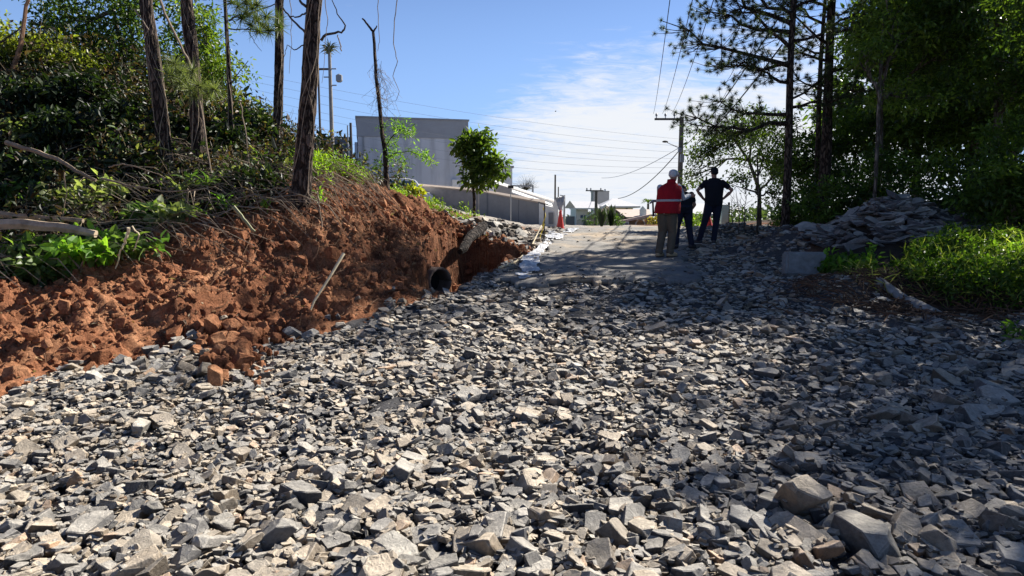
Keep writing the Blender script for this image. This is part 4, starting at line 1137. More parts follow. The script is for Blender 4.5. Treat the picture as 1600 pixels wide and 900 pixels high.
sheet([P(874, 333, 24.05), P(878, 333, 24.1), P(882, 306, 24.3), P(868, 309, 24.1)], M_whitep, 'white_cloth', 'white cloth gathered on the slim cone by the gate', 'cloth', .05)
def ground_sheet(pix, label, amp=.035, lift=.05):
    """a torn sheet that follows the ground, with ragged holes and edges"""
    p0, p1, p2, p3 = [np.array(tuple(ground_pt(*q))) for q in pix]; sub = 44
    u, v = np.meshgrid(np.linspace(-.1, 1.1, sub), np.linspace(-.1, 1.1, sub))
    Q = ((1 - u) * (1 - v))[..., None] * p0 + (u * (1 - v))[..., None] * p1 + (u * v)[..., None] * p2 + ((1 - u) * v)[..., None] * p3
    X, Y = Q[..., 0], Q[..., 1]; Z = H(X, Y) + .085 + ridged(X * 4.5, Y * 4.5, 3) * .022
    edge = np.minimum(np.minimum(u, 1 - u), np.minimum(v, 1 - v)); kp = edge * 1.3 + .30 * fbm(X * 5, Y * 3.2, 3) > .04
    kf = kp[:-1, :-1] & kp[1:, 1:] & kp[:-1, 1:] & kp[1:, :-1]
    i = np.arange(sub * sub).reshape(sub, sub); F = np.stack([i[:-1, :-1], i[:-1, 1:], i[1:, 1:], i[1:, :-1]], -1)[kf]
    used = np.unique(F); rm = np.zeros(sub * sub, int); rm[used] = np.arange(len(used))
    V = np.stack([X, Y, Z], -1).reshape(-1, 3)[used] - p0
    me = np_mesh('plastic_sheet', V, rm[F].ravel(), np.full(len(F), 4), None, True)
    o = link('plastic_sheet', me, M_whitep, None, Vector(p0)); md = o.modifiers.new('s', 'SOLIDIFY'); md.thickness = .004
    return tag(o, label, 'plastic sheet', 'torn white plastic along the road edge')
ground_sheet([(806, 441), (846, 437), (842, 408), (818, 410)], 'torn white plastic sheet nearest to the gravel at the left road corner')
ground_sheet([(818, 411), (842, 408), (862, 385), (848, 386)], 'narrow crumpled strip of white plastic along the road edge')
ground_sheet([(850, 384), (880, 378), (886, 368), (858, 366)], 'bunched white plastic near the tape post', .06, .05)
ground_sheet([(878, 372), (900, 366), (906, 361), (884, 360)], 'white plastic scrap farthest up the road edge', .05, .05)
# post with yellow tape and the long pale stick
c = ground_pt(850, 381); root = thing('tape_post', 'thin dark stake by the road edge wound with yellow tape', 'stake', tuple(c))
hh = P(850, 318, c.y).z - c.z
g = Geo(); g.tube([(0, 0, -.15), (.01, 0, hh)], .018, 7); g.build('stake', M_pole, root)
M_tape = simple('yellow tape', (.75, .58, .06), .45, .1, 5, .05)
g = Geo()
pts = [(.03 * math.cos(t * 9), .03 * math.sin(t * 9), hh * (.25 + .65 * t)) for t in np.linspace(0, 1, 40)]
g.tube(pts, .012, 5); g.tube([(0, -.02, hh * .5), (-.10, -.1, hh * .2), (-.12, -.15, .02)], .014, 5); g.build('tape', M_tape, root)
def stick(name, label, pts, r, mat, cat='stick', group=None):
    g = Geo(); g.tube(pts, r, 8, rough=.05)
    return tag(g.build(name, mat, None, pts[0]), label, cat, group)
M_pale = simple('pale peeled wood', (.62, .52, .34), .8, .25, 9, .3)
q = [ground_pt(780, 424) + Vector((0, 0, .06)), P(806, 409, ground_pt(806, 412).y), P(828, 390, 14.7), P(846, 352, c.y - .1)]
stick('bent_stick', 'long pale bent stick leaning from the road edge up to the taped stake', q, [.022, .020, .018, .014], M_pale)
a = ground_pt(470, 512); b_ = P(537, 396, a.y + .55)
stick('bamboo_cane', 'pale yellow bamboo cane leaning against the red soil bank', [a - Vector((0, 0, .1)), a.lerp(b_, .35) + Vector((-.03, 0, -.02)), a.lerp(b_, .7), b_], [.008, .014, .018, .02], M_pale, 'cane')
q0, q1 = P(714, 400, 12.6), P(756, 352, 14.6)
stick('fallen_log', 'dark log jutting down over the edge of the cut bank', [q0.lerp(q1, t) + Vector((.02 * math.sin(t * 9), 0, .05 * math.sin(t * 3.1) + .015 * math.sin(t * 17))) for t in np.linspace(.08, 1, 9)], [.06, .09, .10, .095, .11, .12, .11, .12, .10], bark_mat('dark bark', (.012, .010, .009), (.075, .06, .05), 5, 3), 'log')
for k, (pa_, pb_, r_, lab) in enumerate((((1262, 372), (1318, 338), .035, 'grey plank leaning on the left side of the slab heap, longer one'), ((1285, 366), (1320, 345), .028, 'grey plank leaning on the slab heap, shorter one'))):
    a = ground_pt(*pa_) + Vector((0, 0, .06)); b_ = P(pb_[0], pb_[1], a.y + .9)
    stick('plank', lab, [a, a.lerp(b_, .5), b_], r_, M_deadwood, 'plank', 'planks leaning on the slab heap')
# ------------------------------------------------------------------ leaves
def leaf_proto(w=.42, fold=.12, droop=.12):
    V = np.array([(0, 0, 0), (.35, w / 2, fold), (.72, w * .36, fold * .6 - droop * .5), (1, 0, -droop), (.72, -w * .36, fold * .6 - droop * .5), (.35, -w / 2, fold), (.4, 0, 0.01)])
    F = [(0, 6, 1), (1, 6, 3, 2), (0, 5, 6), (5, 4, 3, 6)]
    return V, np.array([i for f in F for i in f]), np.array([len(f) for f in F])
def strap_proto(w=.08, arch=.5, n=6):
    V, F = [], []
    for i in range(n + 1):
        t = i / n; x = t * (1 - .25 * t * arch); z = arch * (1.1 * t - 1.35 * t * t); ww = w * (0.6 + 1.2 * t) * (1 - t ** 3) / 2 + .002
        V += [(x, ww, z + .25 * ww), (x, -ww, z + .25 * ww)]
    for i in range(n): F.append((2 * i, 2 * i + 1, 2 * i + 3, 2 * i + 2))
    return np.array(V), np.array([i for f in F for i in f]), np.array([len(f) for f in F])
LEAF = leaf_proto(); LEAFW = leaf_proto(.62, .1, .2); LEAFN = leaf_proto(.24, .06, .25)
NEED = (np.array([(0, .012, 0), (0, -.012, 0), (1, 0, -.08)]), np.array([0, 1, 2]), np.array([3]))
def leaf_frames(dirs, up=.6, spread=.5):
    """matrices whose x axis follows dirs and whose z axis leans upward"""
    n = len(dirs)
    x = dirs / (np.linalg.norm(dirs, axis=1)[:, None] + 1e-9)
    z = RNG.normal(0, spread, (n, 3)) + np.array([0, 0, up])
    z = z - x * (z * x).sum(1)[:, None]; z /= np.linalg.norm(z, axis=1)[:, None] + 1e-9
    y = np.cross(z, x)
    return np.stack([x, y, z], -1)
def tint_mix(n, a, b, p=1.0):
    t = RNG.random(n)[:, None] ** p
    return (np.array(a) * (1 - t) + np.array(b) * t) * RNG.uniform(.8, 1.2, (n, 1))
DG, MG, YG = (.028, .056, .014), (.075, .13, .026), (.18, .25, .04)

def leaf_cloud(g, centers, nper, rad, size, ca, cb, proto=LEAF, up=.7, flat=.7, p=1.4):
    n = len(centers) * nper
    c = np.repeat(centers, nper, axis=0)
    off = RNG.normal(0, 1, (n, 3)); off /= np.linalg.norm(off, axis=1)[:, None]
    off = off * (RNG.random(n)[:, None] ** .5) * rad * np.array([1, 1, flat])
    d = off / rad + RNG.normal(0, .5, (n, 3)) + np.array([0, 0, -.15])
    M = leaf_frames(d, up) * (size * RNG.uniform(.6, 1.3, n))[:, None, None]
    # whole clumps share a shade, leaves vary within it
    cc = np.repeat(tint_mix(len(centers), ca, cb, p), nper, axis=0) * RNG.uniform(.75, 1.3, (n, 1))
    g.bake(proto, M, c + off, cc)

def bent(a, b, n=5, amp=.06):
    a, b = np.array(a, float), np.array(b, float); L = np.linalg.norm(b - a)
    return [a + (b - a) * t + (RNG.normal(0, amp * L, 3) * math.sin(math.pi * t) if 0 < t < 1 else 0) for t in np.linspace(0, 1, n)]

def broad_tree(name, label, base, trunk, r0, r1, lobes, nper=30, size=.125, clus=.30, ca=DG, cb=MG, bark=None, group=None, cat='tree', mat=None, proto=LEAF, limbs=10, p=1.4, twigs=True):
    """trunk: points relative to the base; lobes: (cx, cy, cz, rx, ry, rz, clusters) relative to the base"""
    root = thing(name, label, cat, base, 0, group); r0 *= .62; r1 *= .7
    g = Geo(); tp = np.array(trunk, float)
    g.tube(tp, np.linspace(r0, r1, len(tp)), 10, rough=.06)
    g.build('trunk', bark or M_palebark, root, None, True)
    gl = Geo(); gb = Geo()
    for (cx, cy, cz, a, b, c, n) in lobes:
        u = RNG.normal(0, 1, (n, 3)); u /= np.linalg.norm(u, axis=1)[:, None]
        rr = RNG.random(n)[:, None] ** .45
        rag = 1 + .30 * fbm(u[:, 0] * 2.2 + cx, u[:, 1] * 2.2 + u[:, 2] * 1.7, 2)[:, None]
        cen = np.array([cx, cy, cz]) + u * rr * rag * np.array([a, b, c])
        leaf_cloud(gl, cen, nper, clus, size, ca, cb, proto, p=p)
        # limbs from the trunk into the lobe, twigs from the limb out to the clusters
        k = np.argmin(np.linalg.norm(tp - np.array([cx, cy, cz - c * .9]), axis=1)); s = tp[k] if k > 0 else tp[1]
        lim = bent(s, (cx, cy, cz), 6, .07); gb.tube(lim, np.linspace(r1 * 1.1 + .01, .018, 6), 6)
        if twigs:
            for q in RNG.choice(n, min(limbs, n), replace=False):
                st = np.array(lim[int(RNG.integers(2, 6))]); gb.tube(bent(st, cen[q], 4, .08), [.018, .012, .008, .003], 4)
    gb.build('limb', bark or M_palebark, root)
    gl.build('crown', mat or M_leaf, root)
    return root

# ------------------------------------------------------------------ right-hand side: broad-leaved wood
def at(x, y): return (x, y, Hs(x, y))
RT = 'broad-leaved trees of the wood on the right'
broad_tree('broadleaf_tree', 'leafy tree with a pale trunk rising behind the slab heap', at(9.1, 16.2), [(0, 0, -.3), (.05, 0, 1.5), (0, .05, 3), (.1, 0, 4.6), (.2, 0, 7)], .16, .06,
           [(.7, 0, 5.6, 1.4, 1.6, 1.5, 130), (0, -.3, 4.2, .8, 1.1, .6, 36), (1.4, 0, 4.0, 1.2, 1.3, 1.1, 90), (.9, -.2, 7.3, 1.2, 1.2, .9, 50)], cb=(.14, .21, .035), p=1.5, group=RT)
broad_tree('broadleaf_tree', 'tall dark leafy tree whose crown fills the sky left of the right-hand edge', at(11.2, 15.2), [(0, 0, -.3), (.1, 0, 2), (0, .1, 4), (-.1, 0, 8)], .17, .07,
           [(-.1, 0, 6.2, 2.0, 1.8, 1.7, 230), (-1.6, -.5, 4.6, 1.3, 1.3, 1.1, 120), (1.3, 0, 4.4, 1.4, 1.4, 1.3, 120), (0, -.6, 3.0, 1.7, 1.0, .9, 110)], cb=(.14, .21, .035), p=1.5, group=RT)
broad_tree('broadleaf_tree', 'dark leafy tree overhanging the bright weeds at the right edge', at(10.6, 11.0), [(0, 0, -.3), (-.1, 0, 1.4), (0, .1, 2.8), (.1, 0, 7)], .15, .06,
           [(0, 0, 4.4, 1.6, 1.3, 1.3, 170), (-1.4, .2, 3.7, 1.0, 1.0, .9, 90), (1.2, 0, 2.9, 1.2, 1.1, 1.2, 90), (-.3, -.1, 6.1, 1.6, 1.5, 1.2, 120), (.4, 0, 7.3, 1.2, 1.2, .8, 50)], cb=(.14, .21, .035), p=1.5, group=RT)
broad_tree('broadleaf_tree', 'dark tree standing behind the others, deepest in the wood', at(13.5, 19), [(0, 0, -.3), (0, 0, 3), (.1, .1, 6)], .2, .08,
           [(0, 0, 6.5, 2.6, 2.2, 2.2, 220), (-2.2, 0, 4.6, 1.8, 1.6, 1.7, 160), (1.8, 0, 4.2, 1.8, 1.6, 1.8, 120), (-.5, 0, 2.6, 2.8, 1.2, 1.3, 160), (.8, 0, 8.6, 1.9, 1.8, 1.2, 80)], size=.19, clus=.42, cb=(.14, .21, .035), p=1.5, group=RT)
broad_tree('broadleaf_tree', 'fine-leaved tree beside the second pine trunk', at(9.9, 20.5), [(0, 0, -.3), (0, 0, 2), (-.1, 0, 4.2)], .12, .05,
           [(.3, 0, 2.3, 1.4, 1.3, 1.1, 110), (-.8, 0, 1.7, 1.0, 1.1, .9, 70), (1.5, 0, 3.0, 1.2, 1.2, 1.0, 70)], size=.14, cb=(.14, .21, .035), p=1.5, group=RT)
broad_tree('broadleaf_tree', 'leafy tree just outside the near right edge with its branches reaching in', at(9.9, 7.2), [(0, 0, -.3), (0, 0, 1.8), (.1, .1, 5.2)], .14, .06,
           [(0, .3, 4.2, 1.7, 1.5, 1.3, 150), (-.8, .8, 3.1, 1.0, 1.0, .8, 70), (.6, 1.2, 2.5, 1.2, 1.0, 1.0, 70), (-.6, .4, 5.8, 1.4, 1.3, .8, 55)], cb=(.14, .21, .035), p=1.5, group=RT)
broad_tree('broadleaf_tree', 'tree outside the view to the right that shades the near rubble', at(12.2, 9.2), [(0, 0, -.3), (0, 0, 3), (.1, .1, 8)], .2, .08,
           [(0, 0, 6.5, 2.0, 2.0, 1.8, 160), (-.6, -.4, 8.3, 1.6, 1.6, 1.0, 80), (-1.2, .3, 5.0, 1.1, 1.1, .8, 60)], size=.18, clus=.4, cb=(.14, .21, .035), p=1.5, group=RT)
broad_tree('broadleaf_tree', 'big dense tree far back that closes the wood behind the pines', at(15.6, 25), [(0, 0, -.3), (0, 0, 3), (.1, .1, 7)], .25, .1,
           [(0, 0, 6.0, 2.8, 2, 2.4, 170), (-2.0, 0, 3.6, 2.0, 1.6, 1.9, 130), (2.4, 0, 3.4, 2.4, 1.6, 2.0, 130), (0, 0, 9.5, 2.6, 2, 1.8, 110)], size=.26, clus=.55, cb=(.14, .21, .035), p=1.5, group=RT)
broad_tree('broadleaf_tree', 'dense tree far back near the right edge', at(18.5, 24), [(0, 0, -.3), (0, 0, 3), (.1, .1, 7)], .25, .1,
           [(0, 0, 6.0, 3.0, 2, 2.6, 190), (-2.2, 0, 3.2, 2.2, 1.6, 2.0, 130), (2.4, 0, 3.4, 2.4, 1.6, 2.0, 110), (0, 0, 10, 2.8, 2, 2.0, 120)], size=.26, clus=.55, cb=(.14, .21, .035), p=1.5, group=RT)
# the pale slim tree, sunlit, straight behind the heap
broad_tree('slim_tree', 'slim pale-barked tree with one side branch above the slab heap', at(8.25, 14.7), [(0, 0, -.3), (0, 0, 1.5), (-.03, 0, 3.2), (0, .1, 5.0)], .075, .04,
           [(.2, 0, 4.9, .9, .9, .9, 60), (-.5, 0, 4.2, .6, .6, .4, 24), (.7, 0, 3.2, .7, .7, .5, 28)], ca=MG, cb=YG, size=.11, p=1.0)
# the drooping backlit tree behind the man in black
broad_tree('drooping_tree', 'low wide backlit tree spreading toward the utility pole behind the man in black', at(8.7, 22.5), [(0, 0, -.3), (-.1, 0, 1.4), (-.5, 0, 2.4), (-1.1, 0, 3.2)], .13, .05,
           [(-1.2, 0, 3.3, 1.1, 1.0, .55, 80), (-2.0, 0, 2.7, .6, .8, .6, 46), (-.2, 0, 3.6, 1.2, 1.0, .8, 90), (-2.4, 0, 1.9, .3, .6, .5, 18), (.6, 0, 2.4, 1.0, .9, 1.0, 90)],
           nper=20, size=.12, clus=.26, ca=DG, cb=(.10, .14, .03), p=1.2)
broad_tree('drooping_tree', 'yellow-green backlit small tree left of the first pine trunk', at(7.1, 18.6), [(0, 0, -.3), (0, 0, 1.2), (-.1, 0, 2.4)], .06, .03,
           [(0, 0, 2.5, .9, .7, .8, 60), (-.6, 0, 1.7, .45, .5, .4, 18), (.6, 0, 1.3, .55, .5, .8, 40)], nper=14, size=.11, ca=MG, cb=YG, p=.9)
def bush(label, base, lobes, ca=DG, cb=MG, size=.12, nper=28, name='bush', group=None, clus=.24, p=1.3, proto=LEAF, mat=None, cat='bush'):
    root = thing(name, label, cat, base, 0, group)
    gl, gb = Geo(), Geo()
    for (cx, cy, cz, a, b, c, n) in lobes:
        u = RNG.normal(0, 1, (n, 3)); u /= np.linalg.norm(u, axis=1)[:, None]
        rag = 1 + .3 * fbm(u[:, 0] * 2.2 + cx + base[0], u[:, 1] * 2.2 + u[:, 2] * 1.7, 2)[:, None]
        cen = np.array([cx, cy, cz]) + u * RNG.random(n)[:, None] ** .45 * rag * np.array([a, b, c])
        cen[:, 2] = np.maximum(cen[:, 2], .03)
        leaf_cloud(gl, cen, nper, clus, size, ca, cb, proto, p=p)
        for q in RNG.choice(n, min(7, n), replace=False): gb.tube(bent((cx * .4, cy * .4, -.1), cen[q], 4, .07), [.018, .014, .009, .003], 4)
    gb.build('stem', M_deadwood, root); gl.build('foliage', mat or M_leaf, root)
    return root
RB = 'bushes under the trees on the right'
bush('mid-green bush directly behind the left half of the slab heap', at(7.9, 15.4), [(0, 0, .8, 1.1, .7, .8, 90), (.9, 0, 1.3, .8, .7, .8, 60)], ca=DG, cb=(.12, .19, .03), p=1.5, group=RB)
bush('dark bush behind the right end of the slab heap', at(9.7, 13.6), [(0, 0, .8, 1.1, .8, .9, 100), (.6, -.2, 1.5, .8, .7, .7, 60)], cb=(.14, .21, .035), p=1.3, group=RB)
bush('dense dark bush drooping over the bright weeds', at(9.6, 11.9), [(0, 0, .7, 1.2, .7, .8, 110), (-.8, 0, .6, .6, .5, .6, 50), (.8, -.4, 1.3, .9, .8, .9, 80)], cb=(.14, .21, .035), p=1.3, group=RB)
bush('dark leafy bush at the right edge beside the near weeds', at(9.8, 9.9), [(0, 0, .8, 1.0, .9, .9, 100), (.2, -.6, 1.6, .9, .8, .8, 70)], cb=(.14, .21, .035), p=1.3, group=RB)
bush('thin-leaved bush on the soil berm between the two pine trunks', at(8.6, 18.6), [(0, 0, .7, .8, .6, .8, 60), (.6, 0, 1.4, .6, .5, .6, 40)], ca=DG, cb=(.12, .18, .03), p=1.5, group=RB)
bush('dark bush filling the gap behind the second pine', at(11.4, 20), [(0, 0, 1.0, 1.6, 1.0, 1.2, 110), (1.2, 0, 1.6, 1.2, .9, 1.3, 90)], size=.13, clus=.32, cb=(.14, .21, .035), p=1.3, group=RB)
bush('leafy low bush at the foot of the first pine', at(7.5, 17.2), [(0, 0, .35, .6, .4, .4, 40)], ca=DG, cb=(.14, .21, .035), p=1.3, group=RB)
bush('dark hedge-like bush far in the wood at the right', at(14.5, 14.5), [(0, 0, 1.4, 2.0, 1.5, 1.6, 150), (-1.2, 0, 2.6, 1.4, 1.2, 1.2, 90)], size=.13, clus=.34, cb=(.14, .21, .035), p=1.3, group=RB)
bush('round dark bush outside the near right edge of the view', at(10.6, 8.3), [(0, 0, 1.2, 1.2, 1.2, 1.3, 120)], size=.12, clus=.3, cb=(.14, .21, .035), p=1.3, group=RB)
for k, (px, py, Y, h_, lab) in enumerate(((1157, 340, 19, 1.5, 'bare twiggy sapling right of the man in black, the taller one'), (1163, 342, 20, 1.2, 'bare twiggy sapling right of the man in black, the shorter one'), (1145, 342, 21, 1.0, 'bare leaning stem closest to the man in black'))):
    b_ = P(px, py, Y); b_.z = Hs(b_.x, b_.y); root = thing('bare_sapling', lab, 'sapling', tuple(b_), 0, 'bare saplings on the soil berm')
    g = Geo(); g.tube(bent((0, 0, -.1), (RNG.uniform(-.2, .2), 0, h_), 5, .03), [.022, .018, .013, .009, .004], 5); g.build('trunk', M_palebark, root)
    g = Geo()
    for q in range(12):
        z = h_ * RNG.uniform(.25, .95); a = RNG.uniform(0, 6.28); g.tube(bent((0, 0, z), (math.cos(a) * .35, math.sin(a) * .3, z + RNG.uniform(.1, .4)), 4, .08), [.008, .006, .004, .002], 4)
    g.build('twigs', M_palebark, root)

# ------------------------------------------------------------------ pines
def puff(g, cen, n=46, r=.20, ca=(.03, .05, .022), cb=(.085, .11, .055)):
    m = len(cen) * n
    d = RNG.normal(0, 1, (m, 3)); d[:, 2] += .35
    d /= np.linalg.norm(d, axis=1)[:, None]
    M = leaf_frames(d, .5) * (r * RNG.uniform(.7, 1.2, m))[:, None, None]
    M[:, :, 1] *= 2.2
    g.bake(NEED, M, np.repeat(cen, n, axis=0), np.repeat(tint_mix(len(cen), ca, cb), n, axis=0))
def pine(label, base, h, r0, branches, lean=(0, 0), group='tall pines on the right', r1=None, npuff=27):
    """branches: (height, length, bearing in degrees from +x, rise)"""
    root = thing('pine_tree', label, 'pine tree', base, 0, group)
    tp = [(lean[0] * t + .03 * math.sin(t * 9), lean[1] * t, -.3 + (h + .3) * t) for t in np.linspace(0, 1, 10)]
    g = Geo(); g.tube(tp, np.linspace(r0, r1 or r0 * .35, 10), 12, rough=.05); g.build('trunk', M_pinebark, root, None, True)
    gb, gn = Geo(), Geo()
    for (z, L, brg, rise) in branches:
        a = R(brg); s = np.array([lean[0] * z / h, lean[1] * z / h, z]); e = s + np.array([math.cos(a) * L, math.sin(a) * L, rise])
        pts = bent(s, e, 7, .035); pts = [p + np.array([0, 0, -.12 * L * math.sin(math.pi * t) * .6]) for p, t in zip(pts, np.linspace(0, 1, 7))]
        gb.tube(pts, np.linspace(.045 * min(1.2, L / 2) + .008, .008, 7), 6)
        cen = []
        for q in range(int(npuff * L)):
            t = RNG.uniform(.30, 1.0); k = int(t * 6); p0 = pts[min(k, 6)]
            d = RNG.normal(0, 1, 3) * np.array([.50, .50, .26]) * (.45 + .25 * L * (1.1 - t)) + np.array([math.cos(a), math.sin(a), .3]) * .18
            e2 = p0 + d; gb.tube([p0, (p0 + e2) / 2 + np.array([0, 0, -.03]), e2], [.009, .007, .004], 4); cen.append(e2)
        cen.append(pts[-1]); puff(gn, np.array(cen), 120, .115)
    gb.build('limb', M_pinebark, root); gn.build('crown', M_needle, root)
    return root
b1 = P(1226, 335, 16.3); b1.z = Hs(b1.x, b1.y)
pine('pine with a slender trunk and long bare branches reaching left over the wires', tuple(b1), 9.2, .115,
     [(2.9, 2.9, 184, .25), (3.3, 1.6, 350, .5), (4.7, 1.9, 188, 1.5), (5.1, 2.3, 160, 1.0), (5.7, 1.5, 5, 1.0), (3.15, 2.0, 170, .45), (3.9, 1.6, 200, .5), (4.3, 3.2, 176, 1.15), (4.4, 2.0, 165, .1), (4.9, 1.5, 340, .6), (5.3, 2.6, 170, 1.9), (5.5, 2.0, 190, 1.6), (6.0, 1.7, 20, .9), (6.3, 2.2, 165, 1.4), (6.6, 1.8, 200, 1.2), (6.9, 1.6, 0, 1.1), (7.5, 1.8, 150, 1), (7.6, 1.6, 210, .9), (8.2, 1.8, 90, .8), (8.4, 1.7, 320, .7), (3.5, 1.2, 10, .8)])
b2 = P(1284, 332, 17.5); b2.z = Hs(b2.x, b2.y)
pine('pine with the thicker trunk standing right of the slender pine', tuple(b2), 10.2, .16,
     [(3.4, 1.2, 185, .7), (3.9, 1.3, 5, .7), (4.6, 1.7, 200, 1.1), (5.1, 1.6, 170, 1.0), (4.2, 1.5, 175, .8), (4.9, 1.6, 350, .6), (5.4, 1.8, 190, 1.2), (5.9, 2.0, 10, 1.0), (6.3, 2.0, 160, 1.4), (6.9, 2.0, 200, 1.3), (7.3, 1.9, 340, 1.1), (7.9, 1.8, 90, 1), (8.6, 1.7, 180, 1.0), (8.9, 1.7, 0, 1.0), (9.6, 1.9, 270, .9)])
b3 = P(1272, 330, 19.0); b3.z = Hs(b3.x, b3.y)
pine('thin dark pine stem half hidden by the thicker pine', tuple(b3), 9, .09, [(5, 1.2, 180, .6), (6, 1.3, 0, .6), (7, 1.2, 200, .7), (8, 1.0, 20, .7)])
# pines that stand outside the right of the frame and shade the rubble

# ------------------------------------------------------------------ left-hand side: pine trunks with vines
LP_ = 'pine trunks on the left bank'
def left_pine(label, pxb, pyb, pxt, pyt, Y, wpx_b, wpx_t, ext=3.5, strands=8, bark=M_pinebark):
    b_, t_ = P(pxb, pyb, Y), P(pxt, pyt, Y)
    gz = BK(b_.x, b_.y); base = Vector((b_.x, b_.y, gz))
    root = thing('pine_tree', label, 'pine tree', tuple(base), 0, LP_)
    top = t_ + (t_ - b_).normalized() * ext
    rb, rt = wpx_b / 2000 * Y, wpx_t / 2000 * Y
    t0_ = (t_ - base).length / (top - base).length
    g = Geo(); n = 60; pts, rad = [], []
    for i in range(n):
        t = i / (n - 1); p = (base - Vector((0, 0, .3))).lerp(top, t) - base
        pts.append(p + Vector((math.sin(t * 7) * .015, 0, 0))); rad.append((rb + (rt - rb) * min(1, t / t0_)) * (1 + .45 * math.exp(-t * 16)))
    g.tube(pts, rad, 26, rough=.055); g.build('trunk', bark, root, None, False)
    g = Geo()    # climbing roots hugging the trunk
    for q in range(strands):
        a0 = RNG.uniform(0, 6.28); z0 = RNG.uniform(0, .5); z1 = RNG.uniform(.25, .95); k = int(10 + 20 * (z1 - z0 * .3)); pp = []
        for t in np.linspace(z0 * .3, z1, k):
            i = t * (n - 1); i0 = min(int(i), n - 2); p = Vector(pts[i0]).lerp(pts[i0 + 1], i - i0); rr = rad[i0] + .006
            a = a0 + 1.3 * math.sin(t * 9 + q * 1.7) + .25 * math.sin(t * 31 + q); pp.append(p + Vector((math.cos(a) * rr, math.sin(a) * rr, 0)))
        g.tube(pp, np.linspace(RNG.uniform(.006, .013), .003, k), 5)
    g.build('vine', M_root2, root)
    return root, pts, rad
M_root2 = simple('pale climbing roots', (.26, .20, .14), .9, .4, 12, .3)
r_, _, _ = left_pine('thickest pine trunk on the left, wrapped in climbing roots at the edge of the bank', 466, 345, 492, 0, 10.35, 27, 21, 3, 10)
r2_, _, _ = left_pine('slimmer straight pine trunk directly left of the thickest one', 431, 250, 437, 0, 13.6, 14, 12, 3, 4)
r3_, _, _ = left_pine('leaning dark pine trunk, leftmost of the thick ones', 263, 282, 229, 0, 11.2, 20, 17, 3, 7)
r4_, _, _ = left_pine('rough pine trunk third from the right among the left-hand trunks', 314, 278, 292, 0, 11.4, 19, 17, 3, 7)
r5_, _, _ = left_pine('thin dark young trunk between the rough pine and the slimmer straight one', 362, 240, 352, 0, 12.8, 7, 5, 3, 2)
def twig_thing(name, label, pts, r, mat, cat='branch', group=None):
    g = Geo(); g.tube(pts, r, 5); return tag(g.build(name, mat, None, tuple(pts[0])), label, cat, group)
# dead stubs on the trunks
M_twig = simple('dark dead twig', (.06, .048, .038), .9, .3, 12, .2)
def px_tube(pixs, Y, r0, r1, parent=None, name='branch', label=None, mat=None, cat='branch', group=None):
    pts = [P(q[0], q[1], Y + (q[2] if len(q) > 2 else 0)) for q in pixs]
    P_ = [np.array(tuple(p)) for p in pts]; out = []
    for i in range(len(P_) - 1):
        for t in np.linspace(0, 1, 5)[:-1]: out.append(P_[i] * (1 - t) + P_[i + 1] * t + RNG.normal(0, .006, 3))
    out.append(P_[-1])
    g = Geo(); g.tube(out, np.linspace(r0, r1, len(out)), 6)
    if parent is not None: return W2(g.build(name, mat or M_twig), parent)
    return tag(g.build(name, mat or M_twig, None, pts[0]), label, cat, group)
px_tube([(500, 62), (512, 53), (535, 50), (540, 40), (528, 22), (517, -5)], 10.3, .022, .006, r_)
px_tube([(478, 53), (458, 32), (442, 12)], 10.3, .02, .012, r_)
px_tube([(478, 10), (468, 0)], 10.3, .024, .018, r_)
px_tube([(478, 20), (468, 26), (455, 26), (446, 20)], 10.3, .014, .007, r_)
px_tube([(476, 70), (460, 78), (450, 70), (443, 90)], 10.3, .010, .004, r_)
px_tube([(357, 32), (372, 24), (400, 18), (430, 6)], 12.8, .020, .010, r5_)
px_tube([(357, 45), (402, 47), (428, 55)], 12.8, .013, .008, r5_)
px_tube([(359, 135), (372, 115), (388, 95)], 12.8, .012, .006, r5_)
px_tube([(388, 48), (398, 66), (409, 80)], 12.8, .008, .004, r5_)
VG = 'thin vines hanging in front of the sky'
px_tube([(622, -25), (618, 20), (614, 68), (621, 96), (614, 120), (624, 142), (618, 158)], 12.5, .010, .004, None, 'hanging_vine', 'long kinked vine hanging free against the sky, the rightmost', M_root2, 'vine', VG)
px_tube([(592, -25), (590, 12), (593, 60), (590, 80)], 13.2, .009, .004, None, 'hanging_vine', 'thin vine hanging down beside the forked dead trunk', M_root2, 'vine', VG)
px_tube([(452, -20), (456, 25), (455, 70), (452, 115)], 10.5, .007, .003, None, 'hanging_vine', 'thin vine hanging between the two straight pine trunks', M_root2, 'vine', VG)
px_tube([(506, -20), (512, 30), (509, 60), (503, 130)], 10.0, .007, .003, None, 'hanging_vine', 'thin vine hanging just right of the thickest trunk', M_root2, 'vine', VG)
px_tube([(527, 54), (530, 66), (534, 80)], 10.3, .008, .010, None, 'hanging_vine', 'short curled vine end hanging from the arched dead branch', M_root2, 'vine', VG)
px_tube([(246, -10), (262, 30), (288, 82), (306, 118), (318, 190), (330, 270)], 10.2, .022, .012, None, 'leaning_vine', 'long pale woody vine slanting between the two leftmost thick trunks', M_root2, 'vine', VG)
px_tube([(210, 15), (232, 45), (225, 60)], 10.0, .012, .007, None, 'leaning_vine', 'short curved vine branch left of the leaning trunk', M_root2, 'vine', VG)
px_tube([(375, 160), (383, 200), (390, 260)], 10.8, .012, .008, None, 'leaning_vine', 'brown stem drooping toward the bank near the thin trunk', M_root2, 'vine', VG)
